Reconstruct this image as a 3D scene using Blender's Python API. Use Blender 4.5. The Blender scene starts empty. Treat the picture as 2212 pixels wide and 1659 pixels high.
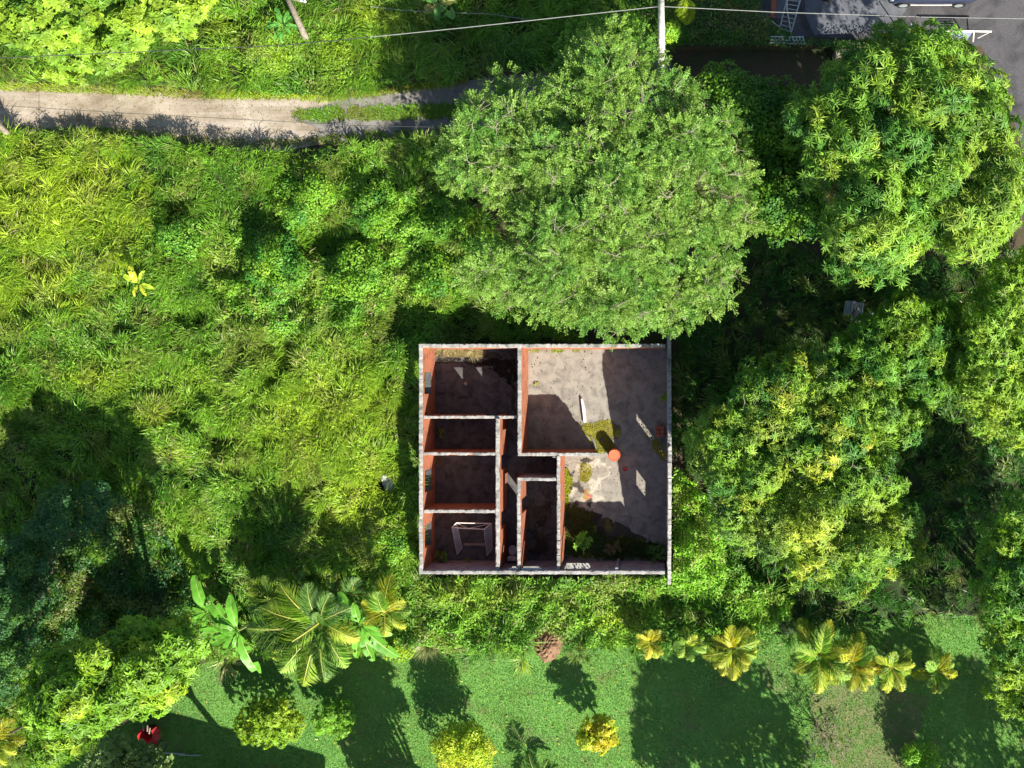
import bpy, bmesh, math, random
import numpy as np
from mathutils import Vector
S = bpy.context.scene
COL = S.collection
random.seed(7)

# ------------------------------------------------------------------ camera, world, sun, exposure
H = 52.0            # camera height above the slab of the house
F = 2402.0          # focal length, in pixels of a 2212 px wide picture
NX, NY = 1411.0, 823.0
cam = bpy.data.cameras.new('camera'); camo = bpy.data.objects.new('camera', cam); COL.objects.link(camo)
camo.location = (0, 0, H); camo.rotation_euler = (0, 0, 0)
cam.sensor_width = 36.0; cam.lens = 36.0*F/2212.0
cam.shift_x = (1106-NX)/2212.0; cam.shift_y = -(829.5-NY)/2212.0
cam.clip_start = 1.0; cam.clip_end = 2000.0
S.camera = camo
W = bpy.data.worlds.new('World'); S.world = W; W.use_nodes = True
wn = W.node_tree; bg = wn.nodes['Background']
sky = wn.nodes.new('ShaderNodeTexSky'); sky.sky_type = 'NISHITA'; sky.sun_disc = False
EL = math.radians(39.0)
SD = Vector((0.73, -0.993, 1.0)).normalized()       # towards the sun
sky.sun_elevation = EL; sky.sun_rotation = math.atan2(SD.x, SD.y)
wn.links.new(sky.outputs[0], bg.inputs[0]); bg.inputs[1].default_value = 0.075
sl = bpy.data.lights.new('sun', 'SUN'); slo = bpy.data.objects.new('sun', sl); COL.objects.link(slo)
sl.energy = 5.0; sl.angle = math.radians(0.5); sl.color = (1.0, 0.94, 0.84)
slo.rotation_euler = SD.to_track_quat('Z', 'Y').to_euler(); slo.location = (30, -40, 60)
S.view_settings.view_transform = 'Standard'; S.view_settings.look = 'None'
S.view_settings.gamma = 1.0; S.view_settings.use_curve_mapping = False
S.view_settings.exposure = 1.25

# ------------------------------------------------------------------ helpers
def P(vx, vy, z=0.0):
    k = (H-z)/F
    return np.array([(vx-NX)*k, -(vy-NY)*k, z])
def PV(vx, vy, z):
    k = (H-z)/F
    return np.stack([(vx-NX)*k, -(vy-NY)*k, z], -1)
def C(cx, cy, z=0.0):        # measured on an enlargement of the ruin
    return P(877.8+cx*.3374, 713.2+cy*.3374, z)
def gv(x, y):                # world -> picture coordinates of a ground point
    return x*F/H+NX, -y*F/H+NY
def tag(o, label=None, cat=None, group=None, kind=None):
    if label: o['label'] = label
    if cat: o['category'] = cat
    if group: o['group'] = group
    if kind: o['kind'] = kind
    return o
def link(name, me, parent=None, loc=None):
    o = bpy.data.objects.new(name, me); COL.objects.link(o)
    if parent is not None:
        o.parent = parent
    if loc is not None: o.location = loc
    return o
def empty(name, loc=(0, 0, 0), rz=0.0, **k):
    o = bpy.data.objects.new(name, None); COL.objects.link(o); o.location = loc; o.rotation_euler = (0, 0, rz)
    o.empty_display_size = .3
    return tag(o, **k)
def npmesh(name, verts, tris, mat, col=None, parent=None, loc=None, smooth=False):
    verts = np.asarray(verts, np.float32).reshape(-1, 3); tris = np.asarray(tris, np.int32).reshape(-1, 3)
    if loc is not None: verts = verts - np.asarray(loc, np.float32)
    me = bpy.data.meshes.new(name)
    me.vertices.add(len(verts)); me.vertices.foreach_set('co', verts.ravel())
    me.loops.add(tris.size); me.loops.foreach_set('vertex_index', tris.ravel())
    me.polygons.add(len(tris)); me.polygons.foreach_set('loop_start', np.arange(0, tris.size, 3, dtype=np.int32))
    me.polygons.foreach_set('loop_total', np.full(len(tris), 3, np.int32))
    if smooth: me.polygons.foreach_set('use_smooth', np.ones(len(tris), bool))
    if col is not None:
        a = me.color_attributes.new('tint', 'FLOAT_COLOR', 'POINT')
        c4 = np.ones((len(verts), 4), np.float32); c4[:, :3] = col
        a.data.foreach_set('color', c4.ravel())
    me.update(calc_edges=True); me.materials.append(mat)
    return link(name, me, parent, loc if parent is None else None)
class MB:
    def __init__(s): s.v = []; s.f = []
    def add(s, vs, fs):
        n = len(s.v); s.v += [tuple(map(float, p)) for p in vs]; s.f += [tuple(i+n for i in f) for f in fs]
        return s
    def box(s, x0, x1, y0, y1, z0, z1):
        return s.add([(x0,y0,z0),(x1,y0,z0),(x1,y1,z0),(x0,y1,z0),(x0,y0,z1),(x1,y0,z1),(x1,y1,z1),(x0,y1,z1)],
                     [(0,3,2,1),(4,5,6,7),(0,1,5,4),(1,2,6,5),(2,3,7,6),(3,0,4,7)])
    def tube(s, pts, r, n=6, cap=True):
        pts = [Vector(p) for p in pts]
        rr = r if isinstance(r, (list, tuple)) else [r]*len(pts)
        vs = []; fs = []
        up = Vector((0, 0, 1))
        for i, p in enumerate(pts):
            d = (pts[min(i+1, len(pts)-1)]-pts[max(i-1, 0)]).normalized()
            a = d.cross(up if abs(d.z) < .95 else Vector((1, 0, 0))).normalized(); b = d.cross(a)
            for k in range(n):
                t = 2*math.pi*k/n
                vs.append(p+(a*math.cos(t)+b*math.sin(t))*rr[i])
        for i in range(len(pts)-1):
            for k in range(n):
                fs.append((i*n+k, i*n+(k+1)%n, (i+1)*n+(k+1)%n, (i+1)*n+k))
        if cap: fs.append(tuple(range(n))); fs.append(tuple(range(len(vs)-1, len(vs)-1-n, -1)))
        return s.add(vs, fs)
    def lathe(s, prof, n=24, c=(0, 0), sx=1, sy=1):
        vs = []; fs = []
        for r, z in prof:
            for k in range(n):
                t = 2*math.pi*k/n; vs.append((c[0]+r*sx*math.cos(t), c[1]+r*sy*math.sin(t), z))
        for i in range(len(prof)-1):
            for k in range(n):
                fs.append((i*n+k, i*n+(k+1)%n, (i+1)*n+(k+1)%n, (i+1)*n+k))
        if prof[0][0] > 1e-4: fs.append(tuple(range(n-1, -1, -1)))
        if prof[-1][0] > 1e-4: fs.append(tuple(range(len(vs)-n, len(vs))))
        return s.add(vs, fs)
    def mesh(s, name, mat, smooth=False, bevel=0):
        me = bpy.data.meshes.new(name); me.from_pydata(s.v, [], s.f)
        if bevel:
            bm = bmesh.new(); bm.from_mesh(me)
            bmesh.ops.bevel(bm, geom=bm.edges[:], offset=bevel, segments=1, affect='EDGES'); bm.to_mesh(me); bm.free()
        me.update()
        if smooth:
            for p in me.polygons: p.use_smooth = True
        me.materials.append(mat); return me
    def build(s, name, mat, parent=None, loc=None, smooth=False, bevel=0):
        return link(name, s.mesh(name, mat, smooth, bevel), parent, loc)

def hash2(ix, iy, seed):
    n = (ix.astype(np.int64)*374761393+iy.astype(np.int64)*668265263+seed*1442695041) & 0xffffffff
    n = ((n ^ (n >> 13))*1274126177) & 0xffffffff
    return ((n ^ (n >> 16)) & 0xffffff)/16777215.0
def vnoise(x, y, seed=0):
    ix = np.floor(x); iy = np.floor(y); fx = x-ix; fy = y-iy
    fx = fx*fx*(3-2*fx); fy = fy*fy*(3-2*fy)
    a = hash2(ix, iy, seed); b = hash2(ix+1, iy, seed); c = hash2(ix, iy+1, seed); d = hash2(ix+1, iy+1, seed)
    return (a*(1-fx)+b*fx)*(1-fy)+(c*(1-fx)+d*fx)*fy
def fbm(x, y, seed=0, o=3):
    s = 0; a = .5; t = 0
    for i in range(o):
        s = s+a*vnoise(x*2**i, y*2**i, seed+i*17); t += a; a *= .5
    return s/t
def inpoly(x, y, poly):
    r = np.zeros(x.shape, bool); n = len(poly)
    for i in range(n):
        x0, y0 = poly[i]; x1, y1 = poly[(i+1) % n]
        if y0 == y1: continue
        c = ((y0 > y) != (y1 > y)) & (x < (x1-x0)*(y-y0)/(y1-y0)+x0)
        r ^= c
    return r
def edgedist(x, y, poly):
    d = np.full(x.shape, 1e9); n = len(poly)
    for i in range(n):
        ax, ay = poly[i]; bx, by = poly[(i+1) % n]
        ex, ey = bx-ax, by-ay; L = ex*ex+ey*ey+1e-9
        t = np.clip(((x-ax)*ex+(y-ay)*ey)/L, 0, 1)
        d = np.minimum(d, np.hypot(x-ax-t*ex, y-ay-t*ey))
    return d
def norm(a): return a/(np.linalg.norm(a, axis=-1, keepdims=True)+1e-9)

# ------------------------------------------------------------------ materials
def newmat(name, rough=.8):
    m = bpy.data.materials.new(name); m.use_nodes = True
    b = m.node_tree.nodes['Principled BSDF']; b.inputs['Roughness'].default_value = rough
    b.inputs['Specular IOR Level'].default_value = .25
    return m, m.node_tree, b
def noise_ramp(nt, scale, stops, detail=6, coord=None, dist=0.0, rough=.6):
    tc = nt.nodes.new('ShaderNodeNewGeometry') if coord is None else None
    n = nt.nodes.new('ShaderNodeTexNoise'); n.inputs['Scale'].default_value = scale; n.inputs['Detail'].default_value = detail
    n.inputs['Roughness'].default_value = rough; n.inputs['Distortion'].default_value = dist
    nt.links.new(tc.outputs['Position'] if coord is None else coord, n.inputs['Vector'])
    r = nt.nodes.new('ShaderNodeValToRGB')
    while len(r.color_ramp.elements) < len(stops): r.color_ramp.elements.new(.5)
    for e, (p, c) in zip(r.color_ramp.elements, stops):
        e.position = p; e.color = (*c, 1) if len(c) == 3 else c
    nt.links.new(n.outputs['Fac'], r.inputs[0])
    return n, r
def mixc(nt, a, b, fac, mode='MIX'):
    m = nt.nodes.new('ShaderNodeMix'); m.data_type = 'RGBA'; m.blend_type = mode
    for s, v in ((6, a), (7, b), (0, fac)):
        if hasattr(v, 'default_value') or hasattr(v, 'links'): nt.links.new(v, m.inputs[s])
        else: m.inputs[s].default_value = v if s == 0 else (*v, 1)
    return m.outputs[2]
def bump(nt, b, h, strength, dist=.02):
    bp = nt.nodes.new('ShaderNodeBump'); bp.inputs['Strength'].default_value = strength; bp.inputs['Distance'].default_value = dist
    nt.links.new(h, bp.inputs['Height']); nt.links.new(bp.outputs[0], b.inputs['Normal'])
def stained(name, c0, c1, dark, scale=1.5, amt=(.45, .7), fine=18, rough=.85, bs=.12):
    m, nt, b = newmat(name, rough)
    n1, r1 = noise_ramp(nt, fine, [(.3, c0), (.7, c1)], 8)
    n2, r2 = noise_ramp(nt, scale, [(amt[0], (0, 0, 0)), (amt[1], (1, 1, 1))], 7, dist=.6)
    c = mixc(nt, r1.outputs[0], dark, r2.outputs[0])
    nt.links.new(c, b.inputs['Base Color']); bump(nt, b, n1.outputs['Fac'], bs, .03)
    return m
def plain(name, c, rough=.6, metal=0, var=.15):
    m, nt, b = newmat(name, rough)
    n, r = noise_ramp(nt, 9, [(.3, tuple(x*(1-var) for x in c)), (.7, tuple(min(1, x*(1+var)) for x in c))])
    nt.links.new(r.outputs[0], b.inputs['Base Color']); b.inputs['Metallic'].default_value = metal
    return m
def leafmat(name, trans=.28, rough=.42):
    m, nt, b = newmat(name, rough)
    a = nt.nodes.new('ShaderNodeAttribute'); a.attribute_name = 'tint'
    nt.links.new(a.outputs['Color'], b.inputs['Base Color'])
    t = nt.nodes.new('ShaderNodeBsdfTranslucent')
    g = nt.nodes.new('ShaderNodeMix'); g.data_type = 'RGBA'; g.blend_type = 'MULTIPLY'; g.inputs[0].default_value = 1
    nt.links.new(a.outputs['Color'], g.inputs[6]); g.inputs[7].default_value = (1.15, 1.25, .5, 1)
    nt.links.new(g.outputs[2], t.inputs['Color'])
    mx = nt.nodes.new('ShaderNodeMixShader'); mx.inputs[0].default_value = trans
    nt.links.new(b.outputs[0], mx.inputs[1]); nt.links.new(t.outputs[0], mx.inputs[2])
    nt.links.new(mx.outputs[0], nt.nodes['Material Output'].inputs['Surface'])
    return m
M = {}
M['leaf'] = leafmat('leaf', .28, .4); M['blade'] = leafmat('grass_blade', .25, .4)
M['leaf_dull'] = leafmat('loose_dirt', 0.0, .95)
M['bark'] = stained('bark', (.10, .075, .05), (.2, .16, .12), (.05, .04, .03), 4)
M['twig'] = stained('twig', (.22, .20, .13), (.36, .33, .24), (.14, .12, .08), 4)
M['soil'] = stained('soil', (.045, .035, .02), (.09, .07, .04), (.03, .05, .015), .8)
M['under'] = stained('undergrowth', (.018, .035, .008), (.03, .06, .012), (.03, .026, .014), 1.2)  # shade between the clumps is put into this dark base
M['concrete_top'] = stained('weathered_concrete', (.24, .235, .215), (.36, .35, .325), (.10, .098, .09), 2.2, (.45, .72), 16)
M['slab'] = stained('slab_concrete', (.20, .185, .155), (.30, .28, .235), (.13, .122, .105), 2.1, (.42, .70), 30)
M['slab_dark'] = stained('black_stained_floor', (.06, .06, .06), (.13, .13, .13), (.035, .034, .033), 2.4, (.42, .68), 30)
M['paint'] = stained('terracotta_paint', (.30, .10, .05), (.42, .18, .10), (.13, .055, .035), 2.4, (.48, .74), 12)
M['render'] = stained('grey_blockwork', (.19, .19, .235), (.31, .30, .36), (.11, .11, .13), 2.2, (.45, .7), 16)
M['white_metal'] = stained('white_metal', (.55, .52, .48), (.75, .73, .7), (.3, .17, .1), 9, (.55, .75), 30, .5)
M['galv'] = plain('galvanised_steel', (.42, .47, .48), .45, .5)
M['orange'] = plain('orange_plastic', (.55, .12, .05), .45, 0, .1)
M['red'] = plain('red_plastic', (.42, .03, .03), .45)
M['porcelain'] = plain('porcelain', (.72, .72, .8), .2, 0, .05)
M['dark'] = plain('dark_opening', (.02, .02, .02), .7)
M['white'] = stained('white_paint', (.6, .6, .58), (.8, .8, .78), (.4, .38, .34), 3)
M['brick'] = stained('red_brick', (.3, .09, .05), (.42, .15, .09), (.2, .07, .05), 6)
M['rubber'] = plain('black_rubber', (.02, .02, .02), .7)
M['cable'] = plain('cable', (.05, .055, .05), .6)
M['cable_pale'] = plain('pale_cable', (.22, .23, .21), .6)
M['wood'] = stained('grey_wood', (.2, .17, .13), (.32, .28, .22), (.1, .08, .06), 5)
M['rust'] = stained('rusted_sheet', (.3, .32, .32), (.45, .47, .47), (.16, .06, .035), 2.5, (.46, .56), 20, .6)

# concrete track: pale slabs, cross joints
def road_material():
    m, nt, b = newmat('track_concrete', .9)
    n1, r1 = noise_ramp(nt, 11, [(.3, (.30, .25, .19)), (.7, (.40, .345, .275))], 9)
    n2, r2 = noise_ramp(nt, .55, [(.38, (0, 0, 0)), (.66, (1, 1, 1))], 6, dist=.5)
    c = mixc(nt, r1.outputs[0], (.19, .15, .105), r2.outputs[0])
    mp = nt.nodes.new('ShaderNodeMapping'); mp.inputs['Scale'].default_value = (.12, 2.6, 1)
    g = nt.nodes.new('ShaderNodeNewGeometry'); nt.links.new(g.outputs['Position'], mp.inputs[0])
    n3, r3 = noise_ramp(nt, 1.2, [(.5, (0, 0, 0)), (.72, (.6, .6, .6))], 5, coord=mp.outputs[0])
    c = mixc(nt, c, (.45, .40, .355), r3.outputs[0])
    nt.links.new(c, b.inputs['Base Color']); bump(nt, b, n1.outputs['Fac'], .15, .02)
    return m
M['road'] = road_material()
M['asphalt'] = stained('worn_asphalt', (.15, .14, .13), (.24, .225, .205), (.09, .085, .075), 1.0, (.45, .7), 22)
M['gravel'] = stained('gravel_yard', (.05, .048, .052), (.115, .11, .115), (.03, .03, .03), .8, (.45, .7), 30, bs=1)  # gravel toned down, the shade over the yard is put into the colour
M['yard'] = stained('yard_concrete', (.10, .105, .12), (.14, .148, .165), (.065, .068, .075), .8, (.4, .7), 12)  # dark bluish tone stands in for shade on the paving
def lawn_material():
    m, nt, b = newmat('lawn', .9)
    n1, r1 = noise_ramp(nt, 14, [(.3, (.09, .23, .045)), (.7, (.16, .33, .065))], 10, rough=.75)
    n2, r2 = noise_ramp(nt, .5, [(.42, (0, 0, 0)), (.7, (.75, .75, .75))], 6, dist=.4)
    c = mixc(nt, r1.outputs[0], (.12, .20, .035), r2.outputs[0])
    n3, r3 = noise_ramp(nt, .75, [(.54, (0, 0, 0)), (.70, (.8, .8, .8))], 9, dist=.5)
    c = mixc(nt, c, (.17, .14, .075), r3.outputs[0])
    nt.links.new(c, b.inputs['Base Color']); bump(nt, b, n1.outputs['Fac'], .9, .05)
    return m
M['lawn'] = lawn_material()

# ------------------------------------------------------------------ ground sheets
def sheet(name, pts, z, mat, kind='structure', parent=None, thick=0):
    b = MB(); n = len(pts)
    ar = sum(pts[i][0]*pts[(i+1)%n][1]-pts[(i+1)%n][0]*pts[i][1] for i in range(n))
    if ar < 0: pts = pts[::-1]
    vs = [(p[0], p[1], z) for p in pts]; fs = [tuple(range(n))]
    if thick:
        vs += [(p[0], p[1], z-thick) for p in pts]
        fs += [(i, i+n, (i+1)%n+n, (i+1)%n) for i in range(n)]
    b.add(vs, fs); o = b.build(name, mat, parent)
    if kind: tag(o, kind=kind)
    return o
GZ = -0.15
def gp(l, z=GZ): return [tuple(P(x, y, z)[:2]) for x, y in l]
sheet('ground', [(-400, -400), (400, -400), (400, 400), (-400, 400)], GZ, M['soil'])
LAWN = [(395,1500),(420,1440),(520,1405),(600,1410),(860,1390),(1000,1400),(1130,1395),(1330,1390),(1480,1380),(1600,1380),(1700,1325),(1850,1320),(1960,1330),(2110,1320),(2420,1330),(2420,2100),(-300,2100),(-300,1640),(200,1600)]
sheet('lawn', gp(LAWN), GZ+.006, M['lawn'])
ROAD_N = [(-500,150),(-100,172),(0,182),(150,186),(300,194),(450,206),(560,206),(700,212),(800,204),(900,188),(1010,174),(1200,150),(1450,120)]
ROAD_S = [(1450,230),(1200,270),(1010,280),(960,292),(850,298),(760,302),(690,312),(600,330),(480,326),(380,312),(250,296),(100,292),(0,292),(-100,290),(-500,270)]
ROADP = ROAD_N+ROAD_S
W1 = [(-500,150),(-100,172),(0,182),(150,186),(300,194),(450,206),(560,206),(700,212),(716,222),(698,229),(662,233),(640,241),(628,252),(640,262),(672,270),(690,281),(684,296),(700,309),(690,312),(600,330),(480,326),(380,312),(250,296),(100,292),(0,292),(-100,290),(-500,270)]
sheet('road', gp(W1), GZ+.03, M['road'], thick=.2)
sheet('track', gp(ROADP), GZ+.012, M['asphalt'])
jb = MB()
for x in (85,):     # saw cuts across the slab
    a = P(x, 184, GZ); c = P(x+6, 328 if x > 500 else 292, GZ)
    jb.box(a[0]-.008, a[0]+.008, c[1], a[1]-.4, GZ+.028, GZ+.0335)
jb = jb
tag(jb.build('slab_joint', M['dark']), kind='structure')
YARD = [(1650,-400),(2800,-400),(2800,700),(2250,420),(2180,240),(2120,100),(1850,84),(1720,78),(1640,40)]
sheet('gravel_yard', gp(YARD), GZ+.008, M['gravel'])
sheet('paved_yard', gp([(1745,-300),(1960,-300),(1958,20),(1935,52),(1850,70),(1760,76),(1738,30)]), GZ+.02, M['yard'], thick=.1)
sheet('bare_earth', gp([(1748,1500),(1790,1482),(1862,1475),(1935,1492),(2010,1505),(1990,1560),(1965,1640),(1950,1720),(1815,1720),(1800,1650),(1770,1600),(1752,1550)]), GZ+.0105, stained('dusty_earth', (.13, .125, .05), (.21, .18, .10), (.10, .16, .04), 1.4, (.42, .62), 16))

# ------------------------------------------------------------------ leaf and blade builders
def leaf_arrays(b, d, n, L, Wd, fold=.2, droop=.15):
    s = norm(np.cross(d, n)); n = norm(np.cross(s, d))
    L = L[:, None]; Wd = Wd[:, None]
    v = np.stack([b, b+d*L*.45+s*Wd*.5+n*Wd*fold, b+d*L-n*L*droop, b+d*L*.45-s*Wd*.5+n*Wd*fold], 1)
    N = len(b); i = np.arange(N)[:, None, None]*4
    t = i+np.array([[0, 1, 2], [0, 2, 3]])[None]
    return v.reshape(-1, 3), t.reshape(-1, 3)
def blade_arrays(b, d, L, Wd, g, rng):
    s = norm(np.cross(d, np.array([0, 0, 1.]))+rng.normal(0, .25, d.shape)); L = L[:, None]; w = Wd[:, None]*.5
    p1 = b+d*L*.5; d2 = norm(d*.45+g*.75); p2 = p1+d2*L*.5
    v = np.stack([b-s*w, b+s*w, p1+s*w*.85, p1-s*w*.85, p2], 1)
    N = len(b); i = np.arange(N)[:, None, None]*5
    t = i+np.array([[0, 1, 2], [0, 2, 3], [3, 2, 4]])[None]
    return v.reshape(-1, 3), t.reshape(-1, 3)
def cat(parts):
    vs = []; ts = []; cs = []; n = 0
    for v, t, c in parts:
        vs.append(v); ts.append(t+n); cs.append(c); n += len(v)
    return np.concatenate(vs), np.concatenate(ts), np.concatenate(cs)
LIME = np.array([.32, .45, .028]); YEL = np.array([.42, .46, .025]); MID = np.array([.145, .31, .025]); DEEP = np.array([.045, .15, .02])
BLUE = np.array([.04, .12, .035]); OLIVE = np.array([.21, .20, .045]); PALE = np.array([.22, .33, .10]); STRAW = np.array([.42, .36, .17])
def mix(a, b, t): t = np.asarray(t)[..., None]; return a*(1-t)+b*t

HXA = C(80, 0, 2.8)[0]-.03; HXB = C(1695, 0, 2.8)[0]+.03
HYA = C(0, 1563, 2.8)[1]-.03; HYB = C(0, 88, 2.8)[1]+.03
def blocked(w, pad=0.0):
    x, y = w[:, 0], w[:, 1]; gx, gy = gv(x, y)
    r = (x > HXA-pad) & (x < HXB+pad) & (y > HYA-pad) & (y < HYB+pad)
    r |= inpoly(gx, gy, ROADP)
    r |= inpoly(gx, gy, YARD)
    r |= (np.hypot(gx-838, gy-1043) < 20) | (np.hypot(gx-390, gy-170) < 11)
    r |= (np.hypot(gx-1183, gy-1394) < 42) | (np.hypot((gx-925)/1.2, gy-1405) < 30) | (np.hypot(gx-1400, gy-1385) < 22) | (np.hypot(gx-1486, gy-1392) < 24)
    return r

# canopy height of the wild growth, as smooth hills measured in picture coordinates
HOLES = [(520,430,75,55,.95),(690,520,70,35,.95),(620,470,50,30,.6),(130,600,60,25,.35),(420,690,45,20,.5),(640,1080,40,60,.7),(720,1130,60,40,.7),(380,300,80,14,.3),(620,760,25,40,.5),
         (860,330,60,60,.5),(900,450,50,40,.4),(560,1180,60,40,.5),(1010,700,90,35,.5),(1380,1300,120,22,.55),(1500,1290,60,30,.5),(1090,1270,20,14,.5),(300,95,50,40,.8),(500,40,22,15,.5),(410,150,12,30,.6)]
def canopy_h(vx, vy, base):
    n = fbm(vx/95., vy/95., 5, 3); n2 = fbm(vx/34., vy/34., 9, 2)
    h = base*(-.12+1.15*n+.9*n2)
    for (x, y, rx, ry, a) in HOLES:
        h = h*(1-a*np.exp(-((vx-x)/rx)**2-((vy-y)/ry)**2))
    return np.maximum(h, .08)
SPOTS = [(100,430,170,120,.95),(60,620,120,80,.45),(250,540,160,60,.3),(700,900,190,150,.75),(780,1080,100,130,.95),(430,840,160,60,.35),(200,820,90,25,.8),(330,900,50,30,.7),(390,980,60,30,.5),(930,590,60,60,.5),
         (560,60,90,30,.3),(480,60,60,50,.4),(800,40,70,25,.9),(740,110,120,40,.4),(600,120,60,40,.4),(470,160,80,40,.25),(420,1190,30,80,.3),(1330,1340,50,30,.6),(1000,1290,120,30,.35),(1500,1120,30,60,.1)]
def tint(vx, vy, rng, base=MID, alt=DEEP, hi=LIME, var=.22, amount=1.0):
    n = fbm(vx/60., vy/60., 21, 3); c = mix(base, alt, np.clip((n-.42)*3.2, 0, 1)*.65)
    s = np.zeros_like(vx)
    for (x, y, rx, ry, a) in SPOTS: s = np.maximum(s, a*np.exp(-((vx-x)/rx)**2-((vy-y)/ry)**2))
    s = np.clip(s*amount+(rng.random(len(vx))-.5)*.25+(fbm(vx/25., vy/25., 31, 2)-.5)*.5, 0, 1)
    c = mix(c, hi, s); c = c*(1+rng.normal(0, var, len(vx)))[:, None].clip(.4, 1.7)
    ol = np.clip((fbm(vx/38.+7, vy/38., 77, 3)-.57)*5, 0, .32); c = mix(c, OLIVE*1.2, ol)
    dry = rng.random(len(vx)) < .02+ol*.12
    c[dry] = STRAW*rng.uniform(.5, 1.0, (dry.sum(), 1))
    return c
def samp(poly, n, rng):
    xs = [p[0] for p in poly]; ys = [p[1] for p in poly]
    X = []; Y = []; c = 0
    while c < n:
        x = rng.uniform(min(xs), max(xs), n); y = rng.uniform(min(ys), max(ys), n); k = inpoly(x, y, poly)
        X.append(x[k]); Y.append(y[k]); c += k.sum()
    return np.concatenate(X)[:n], np.concatenate(Y)[:n]
def area(poly):
    n = len(poly); return abs(sum(poly[i][0]*poly[(i+1)%n][1]-poly[(i+1)%n][0]*poly[i][1] for i in range(n)))/2/46.2**2
def grass_field(name, label, poly, base, per_m2, seed, L=(.26, .58), Wd=(.026, .046), cl=20, holes=[], pal={}, flow=.55):
    rng = np.random.default_rng(seed); nc = int(area(poly)*per_m2/cl)
    x, y = samp(poly, nc, rng)
    h = canopy_h(x, y, base)
    w = PV(x, y, h*0); keep = ~blocked(PV(x, y, h), .12)
    x, y, h = x[keep], y[keep], h[keep]; nc = len(x)
    ctr = PV(x, y, h+GZ); m = nc*cl; idx = np.repeat(np.arange(nc), cl)
    az = rng.uniform(0, 2*math.pi, m); rad = np.abs(rng.normal(0, .5, m))
    fa = fbm(x/120., y/120., seed+3, 2)*12.0
    fl = np.stack([np.cos(fa), np.sin(fa), 0*fa], -1)[idx]*flow
    o = np.stack([np.cos(az), np.sin(az), 0*az], -1)*.75
    size = rng.uniform(.7, 1.3, nc)[idx]
    Ls = rng.uniform(L[0], L[1], m)*size
    d = norm(o*(.25+rad[:, None])+fl+np.array([0, 0, 1.])*rng.uniform(.35, 1.1, (m, 1)))
    b = ctr[idx]+o*(rng.random(m)*.2)[:, None]; b[:, 2] -= rng.uniform(.1, .5, m)*Ls
    b[:, 2] = np.maximum(b[:, 2], GZ)
    g = norm(o+fl+np.array([0, 0, -.35]))
    v, t = blade_arrays(b, d, Ls, rng.uniform(Wd[0], Wd[1], m), g, rng)
    bad = blocked(b, .06)
    c = tint(x[idx], y[idx], rng, **pal); c = np.repeat(c, 5, 0)
    if bad.any():
        t = t.reshape(m, 3, 3)[~bad].reshape(-1, 3)
    ob = npmesh(name, v, t, M['blade'], c); tag(ob, label=label, kind='stuff'); return ob
def leaf_field(name, label, poly, base, per_m2, seed, L=(.08, .15), wr=.8, pal={}, up=.9, lift=.05):
    rng = np.random.default_rng(seed); m = int(area(poly)*per_m2)
    x, y = samp(poly, m, rng); h = canopy_h(x, y, base)*(1+(rng.random(m)-.5)*.34)+lift
    b = PV(x, y, h+GZ); keep = ~blocked(b, .1); b = b[keep]; x = x[keep]; y = y[keep]; m = len(x)
    e = 6.0
    hx = (canopy_h(x+e, y, base)-canopy_h(x-e, y, base))/(2*e/46.2); hy = (canopy_h(x, y+e, base)-canopy_h(x, y-e, base))/(2*e/46.2)
    n = norm(np.stack([-hx, hy, np.ones(m)], -1)+rng.normal(0, 1-up+.35, (m, 3)))
    d = norm(np.cross(n, rng.normal(0, 1, (m, 3)))); Ls = rng.uniform(L[0], L[1], m)
    v, t = leaf_arrays(b, d, n, Ls, Ls*wr)
    c = np.repeat(tint(x, y, rng, **pal), 4, 0)
    ob = npmesh(name, v, t, M['leaf'], c); tag(ob, label=label, kind='stuff'); return ob

# ------------------------------------------------------------------ wild growth (nobody could count it)
FIELD = [(-60,270),(150,285),(400,310),(600,332),(760,310),(960,292),(1010,430),(1130,560),(1130,680),(1300,745),(905,748),(908,1245),(880,1400),(520,1415),(420,1430),(330,1420),(220,1590),(120,1660),(-60,1720)]
grass_field('tall_grass', 'tall lime green cane grass filling the wild field left of the roofless house', FIELD, 1.35, 420, 11)
grass_field('seeding_grass', 'yellow green plumes standing over the field below the track', [(-60,290),(260,300),(330,420),(260,640),(60,700),(-60,700)], 1.5, 90, 12, L=(.4, .8), pal=dict(base=LIME, alt=MID, amount=1.2))
leaf_field('creeping_vines', 'broad leaved vines matted over the middle of the wild field', [(460,560),(520,480),(640,540),(680,600),(820,560),(840,430),(900,400),(960,430),(1010,450),(1090,560),(980,640),(850,640),(800,700),(620,720),(480,700)], 1.4, 620, 13, L=(.07, .13), pal=dict(base=MID*1.25, alt=DEEP*1.4))
leaf_field('low_weeds', 'fine bright leaves woven through the whole wild field', FIELD, 1.35, 70, 24, L=(.08, .17), wr=.34, lift=.02, pal=dict(base=MID*1.1, amount=1.2))
leaf_field('leafy_weeds', 'small bright weeds mixed through the grass beside the west wall', [(400,760),(600,700),(840,660),(850,760),(900,1240),(560,1240),(480,1100),(400,900)], 1.15, 330, 14, L=(.07, .14), wr=.5, pal=dict(amount=1.3))
NORTHB = [(-60,-60),(1480,-60),(1470,96),(1420,100),(1410,150),(1200,150),(1010,176),(700,214),(560,208),(300,196),(-60,180)]
grass_field('verge_grass', 'long arching grass on the bank above the track', NORTHB, .9, 280, 15, L=(.4, .85))
leaf_field('verge_weeds', 'bright low weeds on the bank above the track', [(420,60),(640,40),(860,20),(1000,30),(940,80),(760,90),(760,210),(560,204),(520,150),(440,120)], .8, 480, 16, L=(.07, .14), pal=dict(amount=1.3))
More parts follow.
